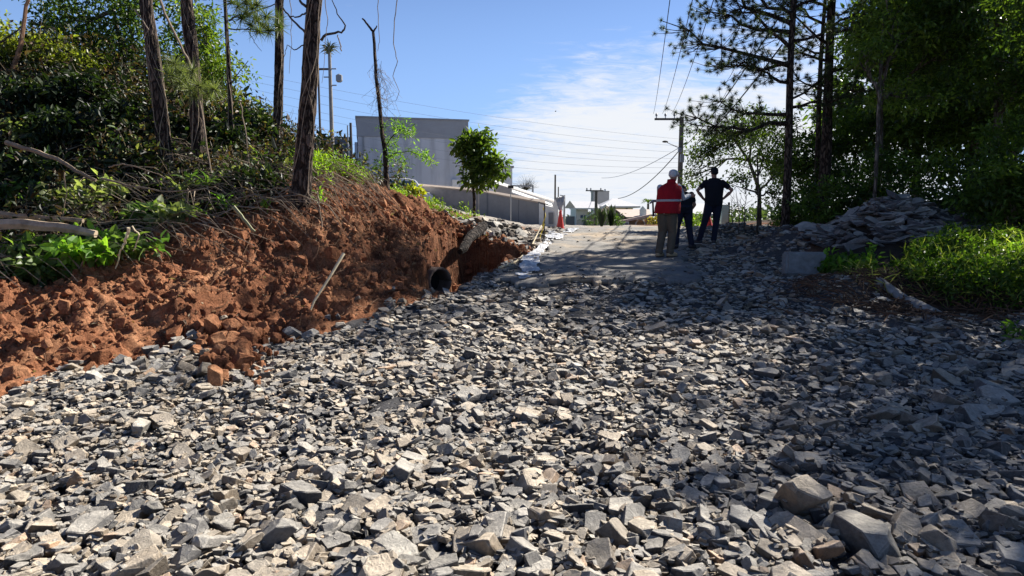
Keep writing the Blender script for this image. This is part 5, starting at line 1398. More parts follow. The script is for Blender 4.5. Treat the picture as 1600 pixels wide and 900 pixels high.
# forked snag with fresh green shoots
b_ = P(607, 306, 14.0); b_.z = min(b_.z, BK(b_.x, b_.y) + .1)
root = thing('sapling', 'tall dead forked sapling with fresh green shoots in front of the grey house', 'tree', tuple(b_))
for pts_, a_, c_ in (([(607, 306), (603, 270), (601, 235), (594, 180), (588, 120), (583, 50)], .062, .030), ([(583, 50), (574, 38), (566, 29)], .028, .018), ([(583, 50), (589, 40)], .022, .012)):
    px_tube(pts_, 14.0, a_, c_, root, 'trunk', mat=M_pinebark)
g = Geo(); cen = []
for (px, py, dy, n, rp) in ((627, 200, 0, 16, 10), (640, 205, .1, 14, 8), (615, 200, 0, 8, 8), (612, 220, .1, 12, 8), (618, 240, 0, 14, 9), (606, 245, .1, 10, 9), (596, 255, 0, 8, 6), (598, 200, 0, 5, 6), (630, 252, 0, 5, 6), (655, 238, 0, 6, 5), (664, 246, 0, 8, 5), (672, 250, 0, 7, 4), (645, 235, 0, 4, 5), (630, 265, 0, 3, 4)):
    for _ in range(n):
        q = P(px + RNG.normal(0, rp * .6), py + RNG.normal(0, rp * .6), 14 + dy + RNG.normal(0, .12)); cen.append(tuple(q - b_))
leaf_cloud(g, np.array(cen), 7, .10, .10, (.10, .20, .03), (.20, .32, .06), LEAFN, up=.3); g.build('crown', M_leaf, root)
for pp in ([(601, 232), (615, 210), (630, 200), (642, 205)], [(602, 250), (616, 240), (640, 236), (662, 245), (674, 252)], [(602, 225), (597, 205)], [(604, 262), (596, 256)]):
    px_tube(pp, 14.02, .014, .005, root, 'limb', mat=M_twig)
g = Geo()   # wispy dry twigs
for _ in range(60):
    p0 = P(592 + RNG.normal(0, 3), RNG.uniform(90, 170), 14); e = P(592 + RNG.uniform(-16, 38), RNG.uniform(120, 190), 14 + RNG.normal(0, .2))
    g.tube(bent(tuple(p0 - b_), tuple(e - b_), 4, .12), [.004, .003, .003, .002], 3)
g.build('twigs', M_root2, root)
# round young tree
def px_crown_tree(name, label, basepx, Y, stem, blobs, size, ca, cb, proto=LEAF, nper=11, cl=.18, r=(.05, .03)):
    b_ = P(*basepx, Y); b_.z = min(b_.z, BK(b_.x, b_.y)) if b_.x < bx(b_.y) else b_.z
    root = thing(name, label, 'tree', tuple(b_))
    g = Geo(); pts = [P(a, c, Y) - b_ for a, c in stem]; pts[0].z -= .3; g.tube(pts, np.linspace(r[0], r[1], len(pts)), 8); g.build('trunk', M_pinebark, root, None, True)
    g, gb = Geo(), Geo(); s = Vector(pts[-1])
    for (px, py, rpx, n) in blobs:
        cc = P(px, py, Y) - b_; rr = rpx / 1000 * Y
        u = RNG.normal(0, 1, (n, 3)); u /= np.linalg.norm(u, axis=1)[:, None]
        cen = np.array(tuple(cc)) + u * RNG.random(n)[:, None] ** .5 * rr
        leaf_cloud(g, cen, nper, cl, size, ca, cb, proto, p=1.0, up=.4)
        gb.tube(bent(tuple(s), tuple(cc), 5, .05), [.03, .024, .018, .012, .006], 5)
        for q in range(min(4, n)): gb.tube(bent(tuple(cc), tuple(cen[q]), 3, .05), [.01, .007, .003], 4)
    gb.build('limb', M_pinebark, root); g.build('crown', M_leaf, root)
    return root
px_crown_tree('young_tree', 'young round-crowned broad-leaved tree in front of the grey house corner', (741, 340), 19.5, [(741, 342), (741, 310), (739, 290), (741, 270)],
              [(740, 235, 24, 62), (730, 228, 15, 26), (752, 222, 15, 26), (745, 262, 22, 52), (764, 262, 16, 30), (752, 286, 15, 20), (736, 280, 13, 16), (778, 268, 11, 15), (786, 255, 7, 7), (752, 210, 8, 8), (762, 216, 6, 5), (720, 232, 7, 8), (735, 214, 6, 5), (770, 248, 8, 10)],
              .20, (.030, .065, .014), (.16, .22, .04), LEAF, 7, .24, (.05, .035))
px_crown_tree('young_shrub', 'small yellow-leaved shrub at the end of the white car', (642, 316), 20, [(642, 318), (642, 308)], [(640, 302, 10, 26), (650, 298, 8, 16), (634, 306, 8, 14)], .18, (.22, .26, .03), (.45, .42, .06), LEAF, 8, .14, (.03, .02))
# large bushy tree on the left behind the trunks
broad_tree('leafy_tree', 'big dark leafy tree behind the leftmost thick trunks', tuple(P(190, 210, 16.5)), [(0, 0, -1.5), (0, 0, 0), (.2, 0, 1.6), (0, 0, 3)], .14, .06,
           [(-.3, 0, 1.9, 1.6, 1.2, .8, 130), (.4, 0, 3.1, 1.9, 1.2, 1.0, 150), (-1.2, 0, 2.7, .9, .9, .6, 50), (1.7, 0, 1.5, 1.1, 1.0, 1.2, 110)], nper=26, size=.12, ca=DG, cb=(.11, .16, .028), p=1.2)
broad_tree('leafy_tree', 'lighter green leafy tree behind the thin young trunk', tuple(P(335, 200, 16)), [(0, 0, -1.5), (0, 0, 0), (0, 0, 1.3)], .09, .05,
           [(0, 0, 1.2, .95, .8, .85, 80), (.5, 0, .3, .8, .7, .5, 50), (-.2, 0, 2.4, .8, .7, .7, 44), (.15, 0, -.4, .8, .6, .4, 34)], nper=24, size=.12, ca=MG, cb=(.18, .23, .035), p=.9)
bush('yellow-green leafy bush along the mound top at the far left', tuple(P(50, 108, 14.0)), [(0, 0, .3, 1.0, .6, .38, 60), (1.0, 0, .1, .6, .5, .3, 30), (-1.2, 0, .7, .9, .6, .5, 50)], ca=(.10, .13, .02), cb=(.26, .28, .05), size=.12, p=.9)
px_tube([(20, 108), (32, 75), (38, 30), (45, -10)], 13.2, .05, .03, None, 'dead_sapling', 'reddish bare stem rising from the mound top at the far left', M_root, 'sapling')
px_tube([(0, 66), (14, 58), (30, 45)], 13.3, .02, .012, None, 'dead_branch', 'short bare side branch near the far left stem', M_twig, 'branch')
# hanging pine sprays near the thin trunk
root = thing('pine_spray', 'drooping pine branch with long needles between the thin trunk and the straight pine', 'pine branch', tuple(P(385, 20, 11.7)))
g = Geo(); cen = [tuple(P(px, py, 11.7 + RNG.normal(0, .15)) - P(385, 20, 11.7)) for px, py in ((372, 10), (388, 22), (402, 32), (412, 40), (395, 12), (405, 50), (416, 26), (378, 28), (392, 40), (362, 4), (420, 48), (436, 42), (436, 30), (385, 5), (402, 8))]
puff(g, np.array(cen), 90, .26, (.06, .09, .03), (.15, .18, .07)); g.build('needles', M_needle, root)
root = thing('pine_spray', 'grey-green tuft of long needles beside the rough pine trunk', 'pine branch', tuple(P(292, 125, 10.2)))
g = Geo(); cen = [tuple(P(px, py, 10.2 + RNG.normal(0, .12)) - P(292, 125, 10.2)) for px, py in ((272, 100), (282, 112), (290, 125), (298, 140), (304, 150), (280, 130), (310, 135), (268, 118), (300, 112), (325, 145), (335, 140))]
puff(g, np.array(cen), 90, .24, (.09, .12, .05), (.20, .23, .11)); g.build('needles', M_needle, root)

# ------------------------------------------------------------------ undergrowth on the left mound
def ux(y): return np.interp(y, [5, 6.5, 8, 8.5, 9.5, 10, 11.5, 13, 14.5, 18, 22], [-9, -7.6, -6.5, -5.7, -4.8, -4.0, -3.55, -3.5, -3.3, -2.2, -1.5])
g = Geo(); n = 80000
x = RNG.uniform(-15, -2.5, n); y = RNG.uniform(6.5, 17, n); k = (x < ux(y) + .2 * fbm(x * 2, y * 2, 2)) & (x > -.95 * y - 1.5)
x, y = x[k], y[k]; z = H(x, y) + RNG.random(len(x)) ** 1.4 * (.12 + .75 * np.clip(fbm(x * 1.1 + 8, y * 1.1, 3) + .35, 0, 1.1))
clump = fbm(x * .9 + 3, y * .9, 3)
cc = tint_mix(len(x), (.008, .012, .006), (.035, .06, .016), 1.6) * (1 + .9 * clump)[:, None].clip(.2, 2)
dead = RNG.random(len(x)) < .34; cc[dead] = tint_mix(dead.sum(), (.03, .018, .010), (.16, .10, .05), 2); lt = RNG.random(len(x)) < .09; cc[lt] = tint_mix(lt.sum(), (.12, .15, .04), (.34, .34, .14))
d = RNG.normal(0, 1, (len(x), 3)) + np.array([.2, -.3, .1])
M = leaf_frames(d, .8, .6) * (RNG.uniform(.05, .13, len(x)) * np.where(RNG.random(len(x)) < .06, 2.0, 1))[:, None, None]
g.bake(LEAF, M, np.stack([x, y, z], 1), cc)
# thin stalks
for i in RNG.choice(len(x), 700, replace=False):
    p0 = np.array([x[i], y[i], z[i] - .2]); g.tube(bent(p0, p0 + np.array([RNG.normal(0, .25), RNG.normal(0, .2), RNG.uniform(.1, .7)]), 4, .1), [.006, .005, .004, .002], 3, (.20, .15, .09))
tag(g.build('undergrowth', M_leafdull), kind='stuff')
# strap-leaved rosettes, one plant each
STR = strap_proto(.10, .55); STR2 = strap_proto(.07, .9)
RO = 'strap-leaved plants along the top of the bank'
def rosette(px, py, Y, s, n, ca, cb, label, broad=False, cat='plant'):
    b_ = ground_pt(px, py); b_.z = max(b_.z, BK(b_.x, b_.y)) + .04; s *= b_.y / Y
    root_c = Geo(); a = RNG.uniform(0, 6.28, n); el = RNG.uniform(.2, 1.1, n)
    d = np.stack([np.cos(a) * np.cos(el), np.sin(a) * np.cos(el), np.sin(el)], 1)
    M = leaf_frames(d, .9, .25) * ((.17 if broad else s) * RNG.uniform(.6, 1.15, n))[:, None, None]
    root_c.bake(LEAFW if broad else STR, M, RNG.normal(0, 1, (n, 3)) * np.array([s * 1.1, s * .7, .07]) + np.array([0, 0, .12]) if broad else np.zeros((n, 3)) + RNG.normal(0, .03, (n, 3)), tint_mix(n, ca, cb))
    return tag(root_c.build('strap_leaf_plant' if not broad else 'broad_leaf_plant', M_leaf, None, None), label, cat, RO)._loc(b_) if False else _place(root_c, b_, label, broad, cat)
def _place(gc, b_, label, broad, cat):
    o = gc.build('strap_leaf_plant' if not broad else 'broad_leaf_plant', M_leaf); o.location = b_
    return tag(o, label, cat, RO)
spots = [(400, 262, 10.6, .40, 22, 'bright', 'bright green strap-leaved plant with upright leaves, left of the slim pine'), (372, 285, 10.3, .42, 24, 'pale', 'pale strap-leaved plant between the thin stem and the slim pine'),
         (345, 300, 10.0, .40, 22, 'pale', 'pale arching plant low beside the rough pine trunk'), (325, 315, 9.7, .36, 20, 'mid', 'mid-green arching plant below the rough pine trunk'), (300, 300, 10.1, .38, 20, 'mid', 'strap-leaved plant at the foot of the rough pine'),
         (280, 318, 9.6, .34, 18, 'pale', 'pale plant right under the leaning trunk'), (250, 300, 9.9, .36, 20, 'mid', 'mid-green strap plant left of the leaning trunk foot'), (425, 300, 10.2, .34, 18, 'mid', 'strap plant between the slim and the thickest trunk'),
         (318, 345, 9.5, .30, 16, 'mid', 'low strap plant at the top of the red soil'), (350, 330, 9.6, .32, 16, 'bright', 'bright low plant above the red soil, left of the thickest trunk'), (500, 320, 9.6, .28, 14, 'bright', 'small bright plant just right of the thickest trunk foot'),
         (415, 330, 9.9, .26, 14, 'bright', 'small green plant near the red soil edge, between the trunks')]
PAL = {'bright': ((.10, .22, .03), (.22, .36, .05)), 'pale': ((.10, .13, .06), (.26, .29, .15)), 'mid': ((.05, .10, .03), (.14, .2, .06))}
for (px, py, Y, s, n, pal, lab) in spots: rosette(px, py, Y, s, n, *PAL[pal], lab)
for (px, py, Y, s, n, pal, lab) in [(40, 400, 7.9, .26, 46, 'mid', 'broad-leaved plant at the far left above the soil'), (90, 392, 7.9, .26, 50, 'mid', 'broad-leaved plant second from the left above the soil'), (150, 388, 8.1, .26, 50, 'bright', 'brightest broad-leaved plant at the left soil edge'),
         (190, 400, 8.2, .22, 36, 'mid', 'broad-leaved plant at the right end of the low leafy row'), (20, 270, 9.5, .24, 40, 'pale', 'pale leafy plant under the old fallen trunks'), (80, 285, 9.4, .24, 40, 'mid', 'dark leafy plant left of the fallen branch'),
         (10, 215, 10.4, .28, 30, 'pale', 'pale big-leaved plant at the far left edge'), (120, 330, 9, .25, 60, 'pale', 'pale leafy plant behind the end of the split log'), (235, 340, 9, .24, 50, 'mid', 'leafy plant above the soil under the leaning trunk'),
         (60, 425, 9, .22, 60, 'mid', 'dark leafy plant hanging lowest over the far left soil'), (160, 300, 9, .25, 50, 'pale', 'pale leafy plant among the branches left of the leaning trunk'), (130, 415, 9, .2, 50, 'bright', 'bright leafy plant hanging lowest over the soil, second from the left'),
         (270, 345, 9, .2, 40, 'pale', 'pale leafy plant at the soil edge under the rough trunk'), (20, 320, 9, .25, 50, 'mid', 'leafy plant just above the thin dark log, far left')]:
    b_ = ground_pt(px, py + 12); b_.z = max(b_.z, BK(b_.x, b_.y)) + .02
    bush(lab, tuple(b_), [(0, 0, .13, s * 1.7, s * .8, .12, int(n * .55))], *PAL[pal], .15, 9, name='broad_leaf_plant', group=RO, clus=.13, p=.9, proto=LEAFW, cat='plant')
MS = 'dark shrubs on the mound'
for (px, py, w_, lab_) in ((60, 180, .8, 'dark shrub under the far left mound top'), (130, 235, .8, 'dark shrub in the middle of the mound, far left'), (190, 205, .7, 'dark shrub high on the mound left of the leaning trunk'), (40, 290, .6, 'dark leafy shrub low at the far left'),
                           (205, 275, .5, 'dark shrub just left of the leaning trunk foot'), (285, 225, .6, 'dark shrub between the two leftmost thick trunks'), (335, 235, .7, 'dark shrub behind the rough trunk'), (385, 215, .7, 'dark shrub behind the thin trunk'), (405, 300, .4, 'low dark shrub left of the thickest trunk'), (120, 165, .8, 'shrub on the mound skyline, left')):
    b_ = ground_pt(px, py); bush(lab_, tuple(b_), [(0, 0, w_ * .35, w_, w_ * .7, w_ * .45, int(60 * w_))], (.008, .014, .006), (.04, .07, .018), .15, 22, group=MS, clus=.24, p=1.8, mat=M_leafdull)
# bright ferny cover right of the thickest trunk, weeds along the bank top
def cover(name, polyfun, n, size, ca, cb, hgt, proto=LEAF, box=(-5, 0, 10, 20), mat=None, up=.8, p=1.0):
    x = RNG.uniform(box[0], box[1], n); y = RNG.uniform(box[2], box[3], n); k = polyfun(x, y); x, y = x[k], y[k]
    bz = np.where(x < bx(y) - .1, bank_z(x, y), H(x, y))
    hm_ = hgt * (.45 + .7 * np.clip(fbm(x * 1.6, y * 1.6, 3) + .5, 0, 1.3))
    z = bz + RNG.random(len(x)) ** .6 * hm_
    clump = (1 + .45 * fbm(x * 3, y * 3, 2))[:, None]
    g = Geo(); d = RNG.normal(0, 1, (len(x), 3)) + np.array([0, -.2, .25])
    M = leaf_frames(d, up, .5) * (size * RNG.uniform(.55, 1.3, len(x)))[:, None, None]
    g.bake(proto, M, np.stack([x, y, z], 1), tint_mix(len(x), ca, cb, p) * clump)
    return tag(g.build(name, mat or M_leaf), kind='stuff')
def near_line(pix, wid):
    pts = np.array([tuple(P(*q))[:2] for q in pix])
    def f(x, y):
        best = np.full(x.shape, 9.)
        for a, b in zip(pts[:-1], pts[1:]):
            d = b - a; t = np.clip(((x - a[0]) * d[0] + (y - a[1]) * d[1]) / (d @ d), 0, 1)
            best = np.minimum(best, np.hypot(x - a[0] - t * d[0], y - a[1] - t * d[1]))
        return best < wid * (1 + .4 * fbm(x * 1.7, y * 1.7, 2))
    return f
cover('ground_cover', near_line([(492, 290, 12.2), (540, 287, 13.2), (562, 290, 13.8)], .46), 42000, .085, (.14, .26, .02), (.30, .42, .04), .42, LEAFN, (-6, -1.5, 10.5, 17))
cover('ground_cover', near_line([(570, 294, 14.0), (625, 310, 15.4)], .34), 12000, .06, (.14, .26, .02), (.30, .42, .04), .10, LEAFN, (-6, -1.5, 12.5, 17))
cover('weeds', near_line([(640, 318, 16), (680, 330, 17.2), (705, 345, 17.8), (715, 352, 18)], .38), 12000, .12, (.09, .16, .02), (.24, .32, .06), .40, LEAFN, (-4, 0, 14, 20))
cover('weeds', near_line([(735, 345, 19.2), (748, 350, 19)], .25), 2500, .12, (.09, .16, .02), (.24, .32, .06), .3, LEAFN, (-3, 1, 17, 21))
# weeds on the right verge
def verge(x, y):
    e = .22 * fbm(x * 1.8, y * 1.8, 2)
    return (x > np.interp(y, [6.9, 7.6, 8.3, 9.0, 9.7, 10.8, 11.6], [7.3, 6.3, 5.8, 5.6, 5.8, 6.5, 7.4]) + e) & (y < np.interp(x, [5.5, 7, 9, 12], [9.8, 10.4, 11.0, 11.2]) + e)
cover('ground_cover', verge, 62000, .085, (.038, .085, .012), (.15, .245, .03), .34, LEAF, (5.0, 13, 6.6, 12), p=1.2)
cover('grass', verge, 9000, .22, (.10, .15, .03), (.30, .33, .10), .30, leaf_proto(.07, .02, .3), (5.0, 13, 6.6, 12), up=.2)
cover('grass', lambda x, y: (x > gr(y) - .2) & (x < gr(y) + 1.6) & (fbm(x * 1.5, y * 1.5, 2) > .05), 2600, .20, (.08, .11, .03), (.26, .26, .10), .16, leaf_proto(.07, .02, .3), (4.6, 9, 6.2, 11), up=.2)
cover('weeds', near_line([(1312, 402, 10.6), (1345, 404, 10.4)], .3), 3500, .14, (.05, .12, .015), (.14, .26, .03), .34, LEAF, (5, 7, 9.5, 11.5))
cover('weeds', near_line([(1600, 520, 7.0), (1640, 540, 6.8)], .25), 1800, .10, (.05, .12, .015), (.14, .26, .03), .25, LEAF, (5, 8, 6, 8))

# ------------------------------------------------------------------ roots, twigs and brush on the bank
g = Geo()
nr = 2600
yy = RNG.uniform(6.2, 15.5, nr); xx = bx(yy) - np.interp(yy, [6, 9, 12, 16], [2.6, 3.4, 2.6, 1.3]) * RNG.random(nr) ** .8
for x_, y_ in zip(xx, yy):
    if y_ < 8.6 and RNG.random() < .8: continue
    L = RNG.uniform(.12, .5) if RNG.random() < .8 else RNG.uniform(.5, .9); a = RNG.uniform(-.7, .9) - .6; n = 7; p = []
    cx_, cy_ = x_, y_; cur = RNG.normal(0, .35)
    for i in range(n):
        p.append((cx_, cy_, 0)); a += cur + RNG.normal(0, .25); cx_ += math.cos(a) * L / n; cy_ += math.sin(a) * L / n
    p = np.array(p); zz = bank_z(p[:, 0], p[:, 1]); p[:, 2] = zz + .004 + np.sin(np.linspace(0, math.pi, n)) * RNG.uniform(.0, .06)
    r0 = RNG.uniform(.002, .0055); c = tint_mix(1, (.7, .55, .42), (1.1, 1.0, .9))[0]
    g.tube(p, np.linspace(r0, r0 * .4, n), 4, c)
def root_mat():
    m, t, b, o = mat_new('fine roots')
    c = mixrgb(t, attr(t), ramp(t, noise(t, 12, 4), [(.3, (.13, .07, .04)), (.7, (.38, .25, .15))]), 1, 'MULTIPLY')
    t.links.new(c, b.inputs['Base Color']); b.inputs['Roughness'].default_value = .85
    return m
tag(g.build('roots', root_mat()), kind='stuff')
g = Geo()
for _ in range(900):     # brush in the undergrowth and across the bank top
    y_ = RNG.uniform(7.2, 13.5); x_ = ux(y_) - RNG.random() ** 1.5 * 4 + RNG.uniform(0, .5); z_ = Hs(x_, y_) + RNG.uniform(.03, .35) if False else None
    g._tmp = None
    a = RNG.normal(-.25, .55); L = RNG.uniform(.3, 1.5)
    p0 = np.array([x_, y_]); p1 = p0 + np.array([math.cos(a), math.sin(a) * .6]) * L
    q = np.array([p0, (p0 * 2 + p1) / 3, (p0 + p1 * 2) / 3, p1]); zz = H(q[:, 0], q[:, 1]); lift = RNG.uniform(.05, .4)
    pts = np.column_stack([q, zz + lift * np.array([.4, 1, 1, .3]) + RNG.normal(0, .03, 4)])
    r0 = RNG.choice([.004, .006, .010], p=[.5, .35, .15]); g.tube(pts, [r0, r0, r0 * .8, r0 * .4], 4, tint_mix(1, (.6, .5, .4), (1.3, 1.2, 1.1))[0])
tag(g.build('brush', M_root2), kind='stuff')
FB = 'fallen trunks and branches on the left slope'
px_tube([(-40, 352), (40, 350), (110, 358), (150, 366)], 8.3, .085, .05, None, 'fallen_log', 'long pale split log lying at the far left above the leafy row', simple('split log', (.42, .32, .22), .85, .4, 7, .5), 'log', FB)
px_tube([(-40, 333), (50, 338), (130, 345)], 8.6, .05, .03, None, 'fallen_log', 'thin dark log just above the pale split log', M_deadwood, 'log', FB)
px_tube([(10, 222), (60, 238), (90, 248), (120, 268), (150, 282)], 9.3, .035, .022, None, 'fallen_branch', 'stout broken branch slanting down across the far left undergrowth', M_deadwood, 'branch', FB)
px_tube([(160, 280), (210, 292), (262, 300), (310, 296)], 9.2, .016, .008, None, 'fallen_branch', 'thin long branch lying below the leaning trunk', M_deadwood, 'branch', FB)
px_tube([(170, 262), (190, 256), (215, 260), (258, 278)], 9.2, .012, .006, None, 'fallen_branch', 'arched thin branch above the long thin one', M_deadwood, 'branch', FB)
px_tube([(200, 358), (196, 375), (188, 392), (180, 420)], 8.1, .022, .008, None, 'fallen_branch', 'forked pale stick standing in the leafy row', M_pale, 'branch', FB)
px_tube([(205, 352), (218, 368), (208, 392)], 8.1, .012, .006, None, 'fallen_branch', 'thin crooked stick beside the forked pale one', M_pale, 'branch', FB)
px_tube([(100, 268), (104, 300), (98, 340)], 8.8, .008, .006, None, 'fallen_branch', 'slim upright stick left of the leafy plants', M_deadwood, 'branch', FB)
px_tube([(365, 322), (380, 342), (398, 362)], 9.2, .03, .02, None, 'fallen_branch', 'greenish stick pointing down at the top of the red soil', simple('green stick', (.22, .22, .12), .8, .3), 'branch', FB)
px_tube([(495, 300), (500, 325), (503, 355)], 9.3, .012, .009, None, 'fallen_branch', 'short upright stick right of the thickest trunk', M_deadwood, 'branch', FB)
# upturned root plate and dark debris on the right by the pipe
g = Geo()
for _ in range(420):
    c_ = ground_pt(RNG.uniform(1200, 1450), RNG.uniform(440, 510)) if _ < 60 else None
    if c_ is None:
        y_ = RNG.uniform(7.4, 9.6); x_ = gr(y_) + RNG.uniform(-1.1, .5); 
    else: x_, y_ = c_.x, c_.y
    a = RNG.uniform(0, 3.14); L = RNG.uniform(.1, .5); q = np.array([[x_, y_], [x_ + math.cos(a) * L / 2, y_ + math.sin(a) * L / 2], [x_ + math.cos(a) * L, y_ + math.sin(a) * L]])
    zz = H(q[:, 0], q[:, 1]) + np.array([.05, .09, .05]) + RNG.uniform(0, .05); g.tube(np.column_stack([q, zz]), [.008, .007, .003], 4, tint_mix(1, (.2, .17, .15), (.6, .5, .42))[0])
tag(g.build('debris', root_mat()), kind='stuff')
# spiky plants beyond the crest
for k, (px, py0, py1, Y, lab) in enumerate(((940, 355, 319, 34, 'dark spiky agave-like plant beyond the crest, the left one'), (955, 358, 317, 30, 'dark spiky agave-like plant beyond the crest, the right one with pale stems'))):
    b_ = P(px, py0, Y); h_ = P(px, py1, Y).z - b_.z; n = 26; a = RNG.uniform(0, 6.28, n); el = RNG.uniform(1.2, 1.55, n)
    d = np.stack([np.cos(a) * np.cos(el), np.sin(a) * np.cos(el), np.sin(el)], 1); g = Geo()
    g.bake(strap_proto(.12, .05), leaf_frames(d, .3, .2) * (h_ * RNG.uniform(.5, 1.05, n))[:, None, None], np.zeros((n, 3)), tint_mix(n, (.02, .03, .018), (.04, .06, .03)))
    o = g.build('spiky_plant', M_leafdull); o.location = b_; tag(o, lab, 'plant', 'spiky plants beyond the crest')
# far palm and shrubs
b_ = P(1012, 352, 70); root = thing('palm_tree', 'small far palm above the tiled roofs, left of the man in red', 'palm tree', tuple(b_)); h_ = P(1012, 318, 70).z - b_.z
g = Geo(); g.tube([(0, 0, -.5), (0, 0, h_)], [.16, .12], 7); g.build('trunk', M_palebark, root)
g = Geo(); n = 30; a = RNG.uniform(0, 6.28, n); d = np.stack([np.cos(a), np.sin(a), RNG.uniform(.1, .9, n)], 1)
g.bake(STR2, leaf_frames(d, .8, .2) * (1.3 * RNG.uniform(.7, 1, n))[:, None, None], np.zeros((n, 3)) + np.array([0, 0, h_]), tint_mix(n, MG, (.12, .17, .06))); g.build('crown', M_leafdull, root)
FS = 'garden shrubs beyond the crest'
def far_bush(px, py, Y, s, lab, ca=DG, cb=MG, n=30):
    b_ = P(px, py, Y); bush(lab, (b_.x, b_.y, b_.z - .1), [(0, 0, s * .6, s, s * .7, s * .7, n)], ca, cb, .16, 12, group=FS, clus=.25)
far_bush(925, 352, 56, .9, 'green shrub by the porch of the far white house')
far_bush(964, 352, 40, .7, 'dark shrub behind the spiky plants')
far_bush(1024, 352, 40, .5, 'dry yellowish shrub by the timber shed', (.14, .11, .03), (.3, .24, .06))
far_bush(1082, 358, 26, .42, 'low green shrub between the men', MG, YG)
far_bush(1092, 352, 40, .8, 'green shrub in front of the low beige house', MG, YG)
b_ = P(822, 300, 60); root = thing('bare_tree', 'leafless twiggy tree behind the balcony of the grey house', 'tree', tuple(b_)); g = Geo()
g.tube([(0, 0, -2), (0, 0, .6)], [.1, .06], 6); g.build('trunk', M_palebark, root); g = Geo()
for _ in range(90):
    a, el = RNG.uniform(0, 6.28), RNG.uniform(.1, 1.4); L = RNG.uniform(.7, 1.6); e = np.array([math.cos(a) * math.cos(el), math.sin(a) * math.cos(el), math.sin(el)]) * L; g.tube(bent((0, 0, .2), e + np.array([0, 0, .2]), 4, .06), [.02, .015, .01, .006], 3)
g.build('twigs', M_palebark, root)
# box sign on the right of the man in black
c = P(1131, 345, 26); root = thing('utility_cabinet', 'narrow white and pale green cabinet between two posts right of the man in black', 'cabinet', tuple(c)); h_ = P(1131, 320, 26).z - c.z
g = Geo(); g.box((0, 0, h_ / 2 - .2), (.28, .25, h_ + .4)); g.build('body', M_glassg, root)
g = Geo(); g.box((.18, 0, h_ / 2 - .2), (.06, .1, h_ + .6)); g.build('post', M_pole, root)
# soft hills of tree tops far beyond, left and right
g = Geo(); n = 26000
a = RNG.uniform(R(-60), R(60), n); rr = RNG.uniform(120, 190, n); x = rr * np.sin(a); y = rr * np.cos(a)
z = H0(x, y) + RNG.random(n) * (2.5 + 2.5 * vnoise(x * .05, y * .05)) - .5
d = RNG.normal(0, 1, (n, 3)); g.bake(LEAFW, leaf_frames(d, .6) * RNG.uniform(.7, 1.3, n)[:, None, None], np.stack([x, y, z], 1), tint_mix(n, (.04, .06, .03), (.09, .12, .06)))
tag(g.build('far_woods', M_leafdull), kind='stuff')
# ------------------------------------------------------------------ people
def skin_mat(): return simple('skin', (.34, .17, .11), .55, .12, 9, .05)
M_skin = skin_mat()
def remeshed(name, parts, mat, parent, vox, smooth_it=3):
    """join overlapping closed shapes into one continuous skin"""
    g = Geo()
    for V, L, T in parts: g.add(V, L, T)
    V = np.concatenate(g.V); me = np_mesh(name + '_src', V, np.concatenate(g.L), np.concatenate(g.T))
    o = bpy.data.objects.new(name, me); COL.objects.link(o)
    m = o.modifiers.new('r', 'REMESH'); m.mode = 'VOXEL'; m.voxel_size = vox; m.use_smooth_shade = True
    s = o.modifiers.new('s', 'SMOOTH'); s.iterations = smooth_it; s.factor = .5
    dg = bpy.context.evaluated_depsgraph_get(); me2 = bpy.data.meshes.new_from_object(o.evaluated_get(dg))
    o.modifiers.clear(); o.data = me2; me2.name = name
    for p in me2.polygons: p.use_smooth = True
    me2.materials.clear(); me2.materials.append(mat)
    if parent: o.parent = parent
    return o
def limb(pts, rad, seg=12, ell=None):
    g = Geo(); P_ = [Vector(p) for p in pts]; out, rr = [], []
    # round the ends with extra rings
    d0 = (P_[0] - P_[1]).normalized(); d1 = (P_[-1] - P_[-2]).normalized()
    out += [P_[0] + d0 * rad[0] * .8, P_[0] + d0 * rad[0] * .5]; rr += [rad[0] * .35, rad[0] * .82]
    out += P_; rr += list(rad)
    out += [P_[-1] + d1 * rad[-1] * .5, P_[-1] + d1 * rad[-1] * .8]; rr += [rad[-1] * .82, rad[-1] * .35]
    g.tube(out, rr, seg, ell=ell)
    return np.concatenate(g.V), np.concatenate(g.L), np.concatenate(g.T)
def ellips(c, r, n=14, rot=None):
    V, L, T = rings([(0, 0, math.cos(a), max(.02, math.sin(a)), max(.02, math.sin(a))) for a in np.linspace(math.pi - .12, .12, 11)], n)
    V = V * np.array(r)
    if rot is not None: V = V @ np.array(rot).T
    return V + np.array(tuple(c)), L, T
def hand_parts(wr, d, thumb_side, s=1.0, curl=.5, palm_n=(0, 0, -1)):
    """palm, four fingers of unequal length with a knuckle bend, thumb from the side of the palm"""
    wr = Vector(wr); d = Vector(d).normalized(); t = Vector(thumb_side); t = (t - d * t.dot(d)).normalized(); nrm = Vector(palm_n); nrm = (nrm - d * nrm.dot(d) - t * nrm.dot(t)).normalized()
    out = [limb([wr, wr + d * .045 * s, wr + d * .085 * s], [.026 * s, .036 * s, .036 * s], 10)]
    for k, ln in ((-1.5, .062), (-.5, .075), (.5, .08), (1.5, .07)):
        b = wr + d * .09 * s + t * k * .019 * s; m = b + (d * (1 - curl * .4) + nrm * curl * .7).normalized() * ln * .5 * s; e = m + (d * (1 - curl) + nrm * curl * 1.3).normalized() * ln * .5 * s
        out.append(limb([b - d * .02 * s, b, m, e], [.010, .010, .009, .008], 8))
    b = wr + d * .035 * s + t * .028 * s; m = b + (d * .6 + t * .8).normalized() * .035 * s; e = m + (d * .9 + t * .15 + nrm * .3).normalized() * .03 * s
    out.append(limb([b - t * .015, b, m, e], [.014, .013, .011, .009], 8))
    return out
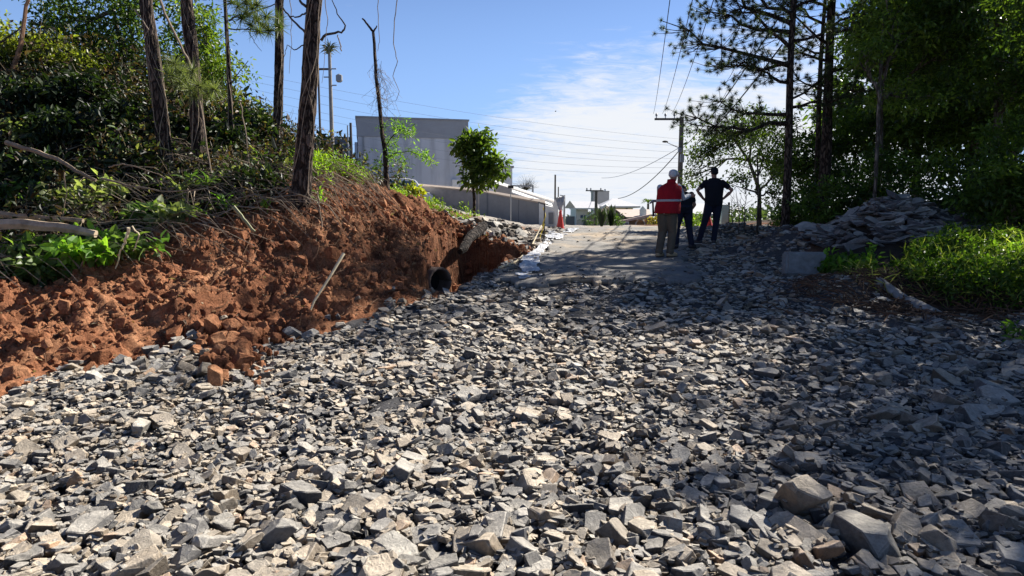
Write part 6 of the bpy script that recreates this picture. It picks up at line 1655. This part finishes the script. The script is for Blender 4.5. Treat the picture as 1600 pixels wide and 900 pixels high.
def head_parts(c, yaw=0., nod=0., s=1.0):
    Rm = Matrix.Rotation(yaw, 3, 'Z') @ Matrix.Rotation(-nod, 3, 'X')
    def q(x, y, z): return Vector(c) + Rm @ Vector((x * s, y * s, z * s))
    return [ellips(q(0, -.005, .02), (.076 * s, .096 * s, .098 * s), 16, Rm), ellips(q(0, .025, -.055), (.056 * s, .062 * s, .062 * s), 14, Rm),
            limb([q(0, .088, .015), q(0, .112, -.022)], [.008 * s, .014 * s], 8), ellips(q(0, .088, -.062), (.026 * s, .01 * s, .008 * s), 8, Rm),
            ellips(q(.08, -.005, -.005), (.012 * s, .02 * s, .032 * s), 8, Rm), ellips(q(-.08, -.005, -.005), (.012 * s, .02 * s, .032 * s), 8, Rm)], q, Rm
def person(loc, yaw, label, J, skin_vox=.0075):
    """J: joints (facing +y), cloth colours and options; returns the body object"""
    parts = []
    hip, ch, nk, hd = [Vector(J[k]) for k in ('hip', 'chest', 'neck', 'head')]
    # torso
    def torso(inf, lo=0, hi=1, w=1.0):
        ax_ = [hip + Vector((0, 0, -.10)), hip, hip.lerp(ch, .35), hip.lerp(ch, .7), ch, ch.lerp(nk, .6), nk]
        wr = [(.160, .115), (.178, .125), (.170, .128), (.182, .130), (.195, .125), (.165, .095), (.064, .064)]
        g = Geo(); V = []; seg = 20; an = np.arange(seg) / seg * 2 * np.pi
        sh = (Vector(J['shR']) - Vector(J['shL'])); sh.z *= .5; xa = sh.normalized(); ya = Vector((-xa.y, xa.x, 0)).normalized()
        for p, (a, b) in zip(ax_, wr): V.append(np.array(tuple(p)) + np.outer(np.cos(an) * (a + inf), np.array(tuple(xa))) + np.outer(np.sin(an) * (b + inf), np.array(tuple(ya))))
        V = np.concatenate(V); n = len(ax_); L, T = [], []
        for i in range(n - 1):
            for k in range(seg): L += [i * seg + k, i * seg + (k + 1) % seg, (i + 1) * seg + (k + 1) % seg, (i + 1) * seg + k]; T.append(4)
        L += list(range(seg))[::-1]; T.append(seg); L += list(range((n - 1) * seg, n * seg)); T.append(seg)
        return V, np.array(L), np.array(T)
    parts.append(torso(0)); parts.append(limb([nk - Vector((0, 0, .05)), nk, hd - Vector((0, 0, .05))], [.066, .057, .055]))
    hp_, q, Rm = head_parts(hd, J.get('hyaw', 0), J.get('nod', 0)); parts += hp_
    for s in 'RL':
        sh, el, wr, hp2, kn, an = [Vector(J[k + s]) for k in ('sh', 'el', 'wr', 'hp', 'kn', 'an')]
        parts.append(limb([sh, sh.lerp(el, .4), el, el.lerp(wr, .35), wr], [.056, .050, .042, .042, .028]))
        parts.append(limb([hp2, hp2.lerp(kn, .4), kn, kn.lerp(an, .35), an], [.098, .082, .058, .058, .042]))
        ft = Vector(J['ft' + s]); parts.append(limb([an - Vector((0, 0, .03)), an.lerp(an + ft, .5) - Vector((0, 0, .055)), an + ft - Vector((0, 0, .065))], [.044, .042, .034]))
        parts += hand_parts(wr, J['hd' + s], J['th' + s], 1.0, J.get('curl' + s, .5), J.get('pn' + s, (0, 1, -.3)))
    body = remeshed('person', parts, M_skin, None, skin_vox, 2)
    body.location = loc; body.rotation_euler = (0, 0, yaw); tag(body, label, 'person')
    # eyes
    for sx_ in (-.03, .03):
        e = remeshed('eye', [ellips(q(sx_, .083, .012), (.013, .012, .010), 10)], M_glassw, body, .003, 0)
    # trousers
    tr = [torso(.012)]; tr = []
    ax_ = [(hip.x, hip.y, hip.z - .12, .165, .125), (hip.x, hip.y, hip.z - .03, .186, .133), (hip.x, hip.y, hip.z + .06, .176, .127)]
    V, L, T = rings(ax_, 20); tr.append((V, np.array(L), np.array(T)))
    for s in 'RL':
        hp2, kn, an = [Vector(J[k + s]) for k in ('hp', 'kn', 'an')]; w = J.get('tw', 1.0)
        m = kn.lerp(an, .5); tr.append(limb([hp2 + Vector((0, 0, .02)), hp2.lerp(kn, .4), kn + Vector((0, .005, 0)), m, an.lerp(kn, .14), an - Vector((0, 0, .005))], [.118, .104 * w, .078 * w, .073 * w, .066 * w, .070 * w]))
    remeshed('trousers', tr, J['m_tr'], body, .011, 3)
    for s in 'RL':
        an = Vector(J['an' + s]); ft = Vector(J['ft' + s])
        sho = [limb([an - Vector((0, 0, .055)) - ft * .28, an.lerp(an + ft, .5) - Vector((0, 0, .055)), an + ft * 1.05 - Vector((0, 0, .06))], [.052, .052, .042])]
        if J.get('boot'): sho.append(limb([an + Vector((0, 0, .02)), an - Vector((0, 0, .04))], [.056, .054]))
        ob = remeshed('shoe' if not J.get('boot') else 'boot', sho, J['m_sh'], body, .009, 2)
        so = remeshed('sole', [(lambda a, b: limb([a, b], [.046, .044], 12, ell=.35))(an - ft * .3 - Vector((0, 0, .098)), an + ft * 1.1 - Vector((0, 0, .098)))], J['m_so'], ob, .010, 1)
    return body, torso, q, Rm
M_glassw = simple('eye white', (.6, .58, .55), .2, .05, 5, 0)
def cloth_simple(name, col, v=.12, wr=.5):
    m, t, b, o = mat_new(name)
    n = noise(t, 5, 5, .6, dist=.5); lo = tuple(c * (1 - v) for c in col); hi = tuple(c * (1 + v) for c in col)
    t.links.new(ramp(t, n, [(.3, lo), (.7, hi)]), b.inputs['Base Color']); b.inputs['Roughness'].default_value = .9; b.inputs['Specular IOR Level'].default_value = .2
    bump(t, b, noise(t, 9, 4, .55, dist=1.2), wr, .03)
    return m
M_red_v = cloth_simple('red vest cloth', (.34, .012, .020)); M_refl = cloth_simple('grey reflective band', (.42, .42, .42), .05, .1); M_shirt = cloth_simple('pale grey shirt', (.50, .53, .58))
M_olive = cloth_simple('olive brown work trousers', (.115, .095, .070)); M_navy = cloth_simple('navy trousers', (.018, .022, .040)); M_blackc = cloth_simple('black cotton', (.012, .014, .020))
M_boot = simple('tan boot leather', (.36, .27, .16), .75, .2, 9, .3); M_sole = simple('pale sole', (.55, .55, .53), .7, .1, 5, .1); M_soled = simple('dark sole', (.03, .028, .025), .8, .1, 5, .1)
M_hair = simple('dark hair', (.012, .010, .008), .6, .3, 30, .5); M_capg = cloth_simple('pale cap cloth', (.55, .55, .56), .05); M_shoe = simple('dark shoe', (.03, .03, .035), .6, .2, 9, .1)
def sleeves(J, inf, frac, mat, body, torso, name, cuff=0, sides='RL'):
    parts = [torso(inf)]
    for s in sides:
        sh, el, wr = [Vector(J[k + s]) for k in ('sh', 'el', 'wr')]
        if frac <= 1: e = sh.lerp(el, frac); parts.append(limb([sh, sh.lerp(el, frac * .6), e], [.067, .066, .064]))
        else: parts.append(limb([sh, sh.lerp(el, .5), el, el.lerp(wr, .5), el.lerp(wr, frac - 1)], [.068, .064, .056, .052, .045]))
    return remeshed(name, parts, mat, body, .011, 3)

# man in the red vest: back to us, right arm forward, trousers and boots
fz = ground_pt(1040, 405); fy = fz.y; fx = P(1041, 398, fy).x; gz = RZ(fx, fy)
sc = 1.0
J = dict(hip=(0, 0, .97), chest=(.03, .02, 1.33), neck=(.05, .06, 1.52), head=(.085, .10, 1.645), hyaw=R(-22), nod=R(10),
         shR=(.195, .05, 1.425), shL=(-.165, .02, 1.42), elR=(.27, .20, 1.19), wrR=(.36, .42, 1.26), elL=(-.20, .17, 1.18), wrL=(-.16, .40, 1.14),
         hpR=(.085, .01, .90), hpL=(-.085, -.01, .90), knR=(.10, .06, .50), knL=(-.10, .05, .51), anR=(.075, .00, .105), anL=(-.13, -.10, .105),
         ftR=(.09, .11, 0), ftL=(.04, .13, 0), hdR=(.8, .5, -.1), hdL=(-.1, 1, -.2), thR=(0, -.2, 1), thL=(1, 0, .3), curlR=.7, curlL=.9, pnR=(.1, .6, -.3), pnL=(.7, .3, -.6),
         m_tr=M_olive, m_sh=M_boot, m_so=M_soled, boot=True, tw=1.15)
body, torso, q, Rm = person((fx, fy, gz), R(-26), 'person in a red vest with grey band, pale sleeves and tan boots, back turned', J)
sleeves(J, .012, 1.93, M_shirt, body, torso, 'shirt')
# vest, open sleeves, flaring to the hem
hip, ch, nk = [Vector(J[k]) for k in ('hip', 'chest', 'neck')]
xa = (Vector(J['shR']) - Vector(J['shL'])).normalized(); xa.z = 0; xa.normalize(); ya = Vector((-xa.y, xa.x, 0))
def oval_stack(lst, seg=24):
    V = []; an = np.arange(seg) / seg * 2 * np.pi
    for p, a, b in lst: V.append(np.array(tuple(p)) + np.outer(np.cos(an) * a, np.array(tuple(xa))) + np.outer(np.sin(an) * b, np.array(tuple(ya))))
    V = np.concatenate(V); n = len(lst); L, T = [], []
    for i in range(n - 1):
        for k in range(seg): L += [i * seg + k, i * seg + (k + 1) % seg, (i + 1) * seg + (k + 1) % seg, (i + 1) * seg + k]; T.append(4)
    L += list(range(seg))[::-1]; T.append(seg); L += list(range((n - 1) * seg, n * seg)); T.append(seg)
    return V, np.array(L), np.array(T)
hem = hip + Vector((0, 0, -.085))
vest = remeshed('vest', [oval_stack([(hem, .265, .225), (hip + Vector((0, 0, .03)), .260, .220), (hip.lerp(ch, .35), .248, .212), (hip.lerp(ch, .75), .250, .200), (ch + Vector((0, 0, .03)), .246, .175), (ch.lerp(nk, .55), .222, .125), (nk + Vector((.0, 0, -.01)), .088, .09), (nk + Vector((0, .01, .06)), .082, .084)])], M_red_v, body, .011, 2)
m1_, m2_ = hip.lerp(ch, .42), hip.lerp(ch, .55)
remeshed('reflective_band', [oval_stack([(m1_, .2555, .2165), (m2_, .2575, .2145)])], M_refl, vest, .008, 0)
cap = remeshed('cap', [ellips(q(0, -.008, .055), (.093, .112, .078), 18, Rm), ellips(q(0, -.03, .02), (.088, .092, .075), 18, Rm), limb([q(0, .07, .07), q(0, .15, .05)], [.05, .045], 12, ell=.3)], M_capg, body, .009, 2)
# hammer hanging at his left hand
hw_ = body.matrix_basis @ (Vector(J['wrL']) + Vector((-.05, .09, -.02)))
hx = P(1019, 326, fy + .2)
gh = Geo(); a = P(1021, 338, fy + .3); b_ = P(1020, 314, fy + .3); gh.tube([a - hx, b_ - hx], [.022, .018], 8)
t_root = thing('hammer', 'dark long-headed hammer held upright at the left side of the person in the red vest', 'hammer', tuple(hx)); gh.build('handle', M_black, t_root)
gh = Geo(); c0, c1, c2 = P(1015, 318, fy + .3), P(1020, 314, fy + .3), P(1026, 314, fy + .3); gh.tube([c0 - hx, c1 - hx, c2 - hx], [.014, .03, .028], 8); gh.build('head', M_metal, t_root)

# second man: bent head, half hidden behind the red vest
fz = ground_pt(1068, 392); fy = fz.y; fx = P(1067, 387, fy).x; gz = RZ(fx, fy)
J = dict(hip=(0, -.02, .92), chest=(.04, .14, 1.18), neck=(.05, .26, 1.29), head=(.055, .35, 1.33), hyaw=R(10), nod=R(42),
         shR=(.20, .17, 1.235), shL=(-.145, .14, 1.235), elR=(.275, .13, .98), wrR=(.17, .24, .82), elL=(-.22, .26, 1.0), wrL=(-.05, .42, .95),
         hpR=(.085, 0, .87), hpL=(-.085, 0, .87), knR=(.14, .04, .48), knL=(-.14, .05, .48), anR=(.185, -.02, .105), anL=(-.16, .0, .105),
         ftR=(.10, .07, 0), ftL=(-.03, .12, 0), hdR=(-.6, .6, -.3), hdL=(.6, .6, 0), thR=(.2, .6, .6), thL=(0, 0, 1), curlR=.5, curlL=.6, pnR=(-.3, -.3, -.6), pnL=(0, .3, -1),
         m_tr=M_navy, m_sh=M_shoe, m_so=M_soled)
body, torso, q, Rm = person((fx, fy, gz), R(0), 'person in dark clothes with the head bent, half hidden behind the red vest', J)
sleeves(J, .014, .62, M_blackc, body, torso, 'shirt')
remeshed('hair', [ellips(q(0, -.015, .035), (.082, .10, .092), 18, Rm)], M_hair, body, .009, 2)

# man in black: hands on hips, legs apart
fz = ground_pt(1103, 385); fy = fz.y; fx = P(1113, 378, fy).x; gz = RZ(fx, fy)
J = dict(hip=(0, 0, .98), chest=(.0, .0, 1.35), neck=(.0, .03, 1.53), head=(.005, .06, 1.655), hyaw=R(16), nod=R(4),
         shR=(.185, .02, 1.435), shL=(-.185, .02, 1.435), elR=(.40, -.06, 1.24), wrR=(.235, .02, 1.06), elL=(-.40, -.06, 1.24), wrL=(-.235, .02, 1.05),
         hpR=(.09, 0, .92), hpL=(-.09, 0, .92), knR=(.085, .04, .51), knL=(-.19, .02, .50), anR=(.03, .0, .10), anL=(-.31, -.02, .10),
         ftR=(.02, .14, 0), ftL=(-.10, .10, 0), hdR=(-.75, .5, -.35), hdL=(.75, .5, -.35), thR=(-.3, -.8, .1), thL=(.3, -.8, .1), curlR=.35, curlL=.35, pnR=(-.6, -.2, -.5), pnL=(.6, -.2, -.5),
         m_tr=M_navy, m_sh=M_shoe, m_so=M_sole)
body, torso, q, Rm = person((fx, fy, gz), R(-4), 'person in a black T-shirt and navy trousers with hands on hips, legs apart', J)
xa = Vector((1, 0, 0)); ya = Vector((0, 1, 0))
sleeves(J, .036, .60, M_blackc, body, torso, 'shirt')
remeshed('cap', [ellips(q(0, -.008, .045), (.086, .106, .086), 18, Rm), ellips(q(0, -.03, .0), (.080, .085, .06), 18, Rm), limb([q(0, .07, .06), q(0, .15, .045)], [.05, .045], 12, ell=.3)], M_blackc, body, .009, 2)
# little pale bird or speck far up, kept as a real thing
b_ = P(868, 174, 60); g = Geo(); g.tube([(-.06, 0, 0), (0, 0, 0), (.07, 0, .01)], [.02, .045, .012], 8); g.faces([(0, -.02, .02), (.02, -.18, .09), (.06, -.02, .02), (.02, -.02, .0)], [(0, 1, 2), (0, 3, 1), (1, 3, 2), (0, 2, 3)]); g.faces([(0, .02, .02), (.02, .18, .09), (.06, .02, .02), (.02, .02, .0)], [(2, 1, 0), (1, 3, 0), (2, 3, 1), (3, 2, 0)])
o = g.build('bird', M_black); o.location = b_; tag(o, 'tiny dark bird high in the sky right of the grey house', 'bird')
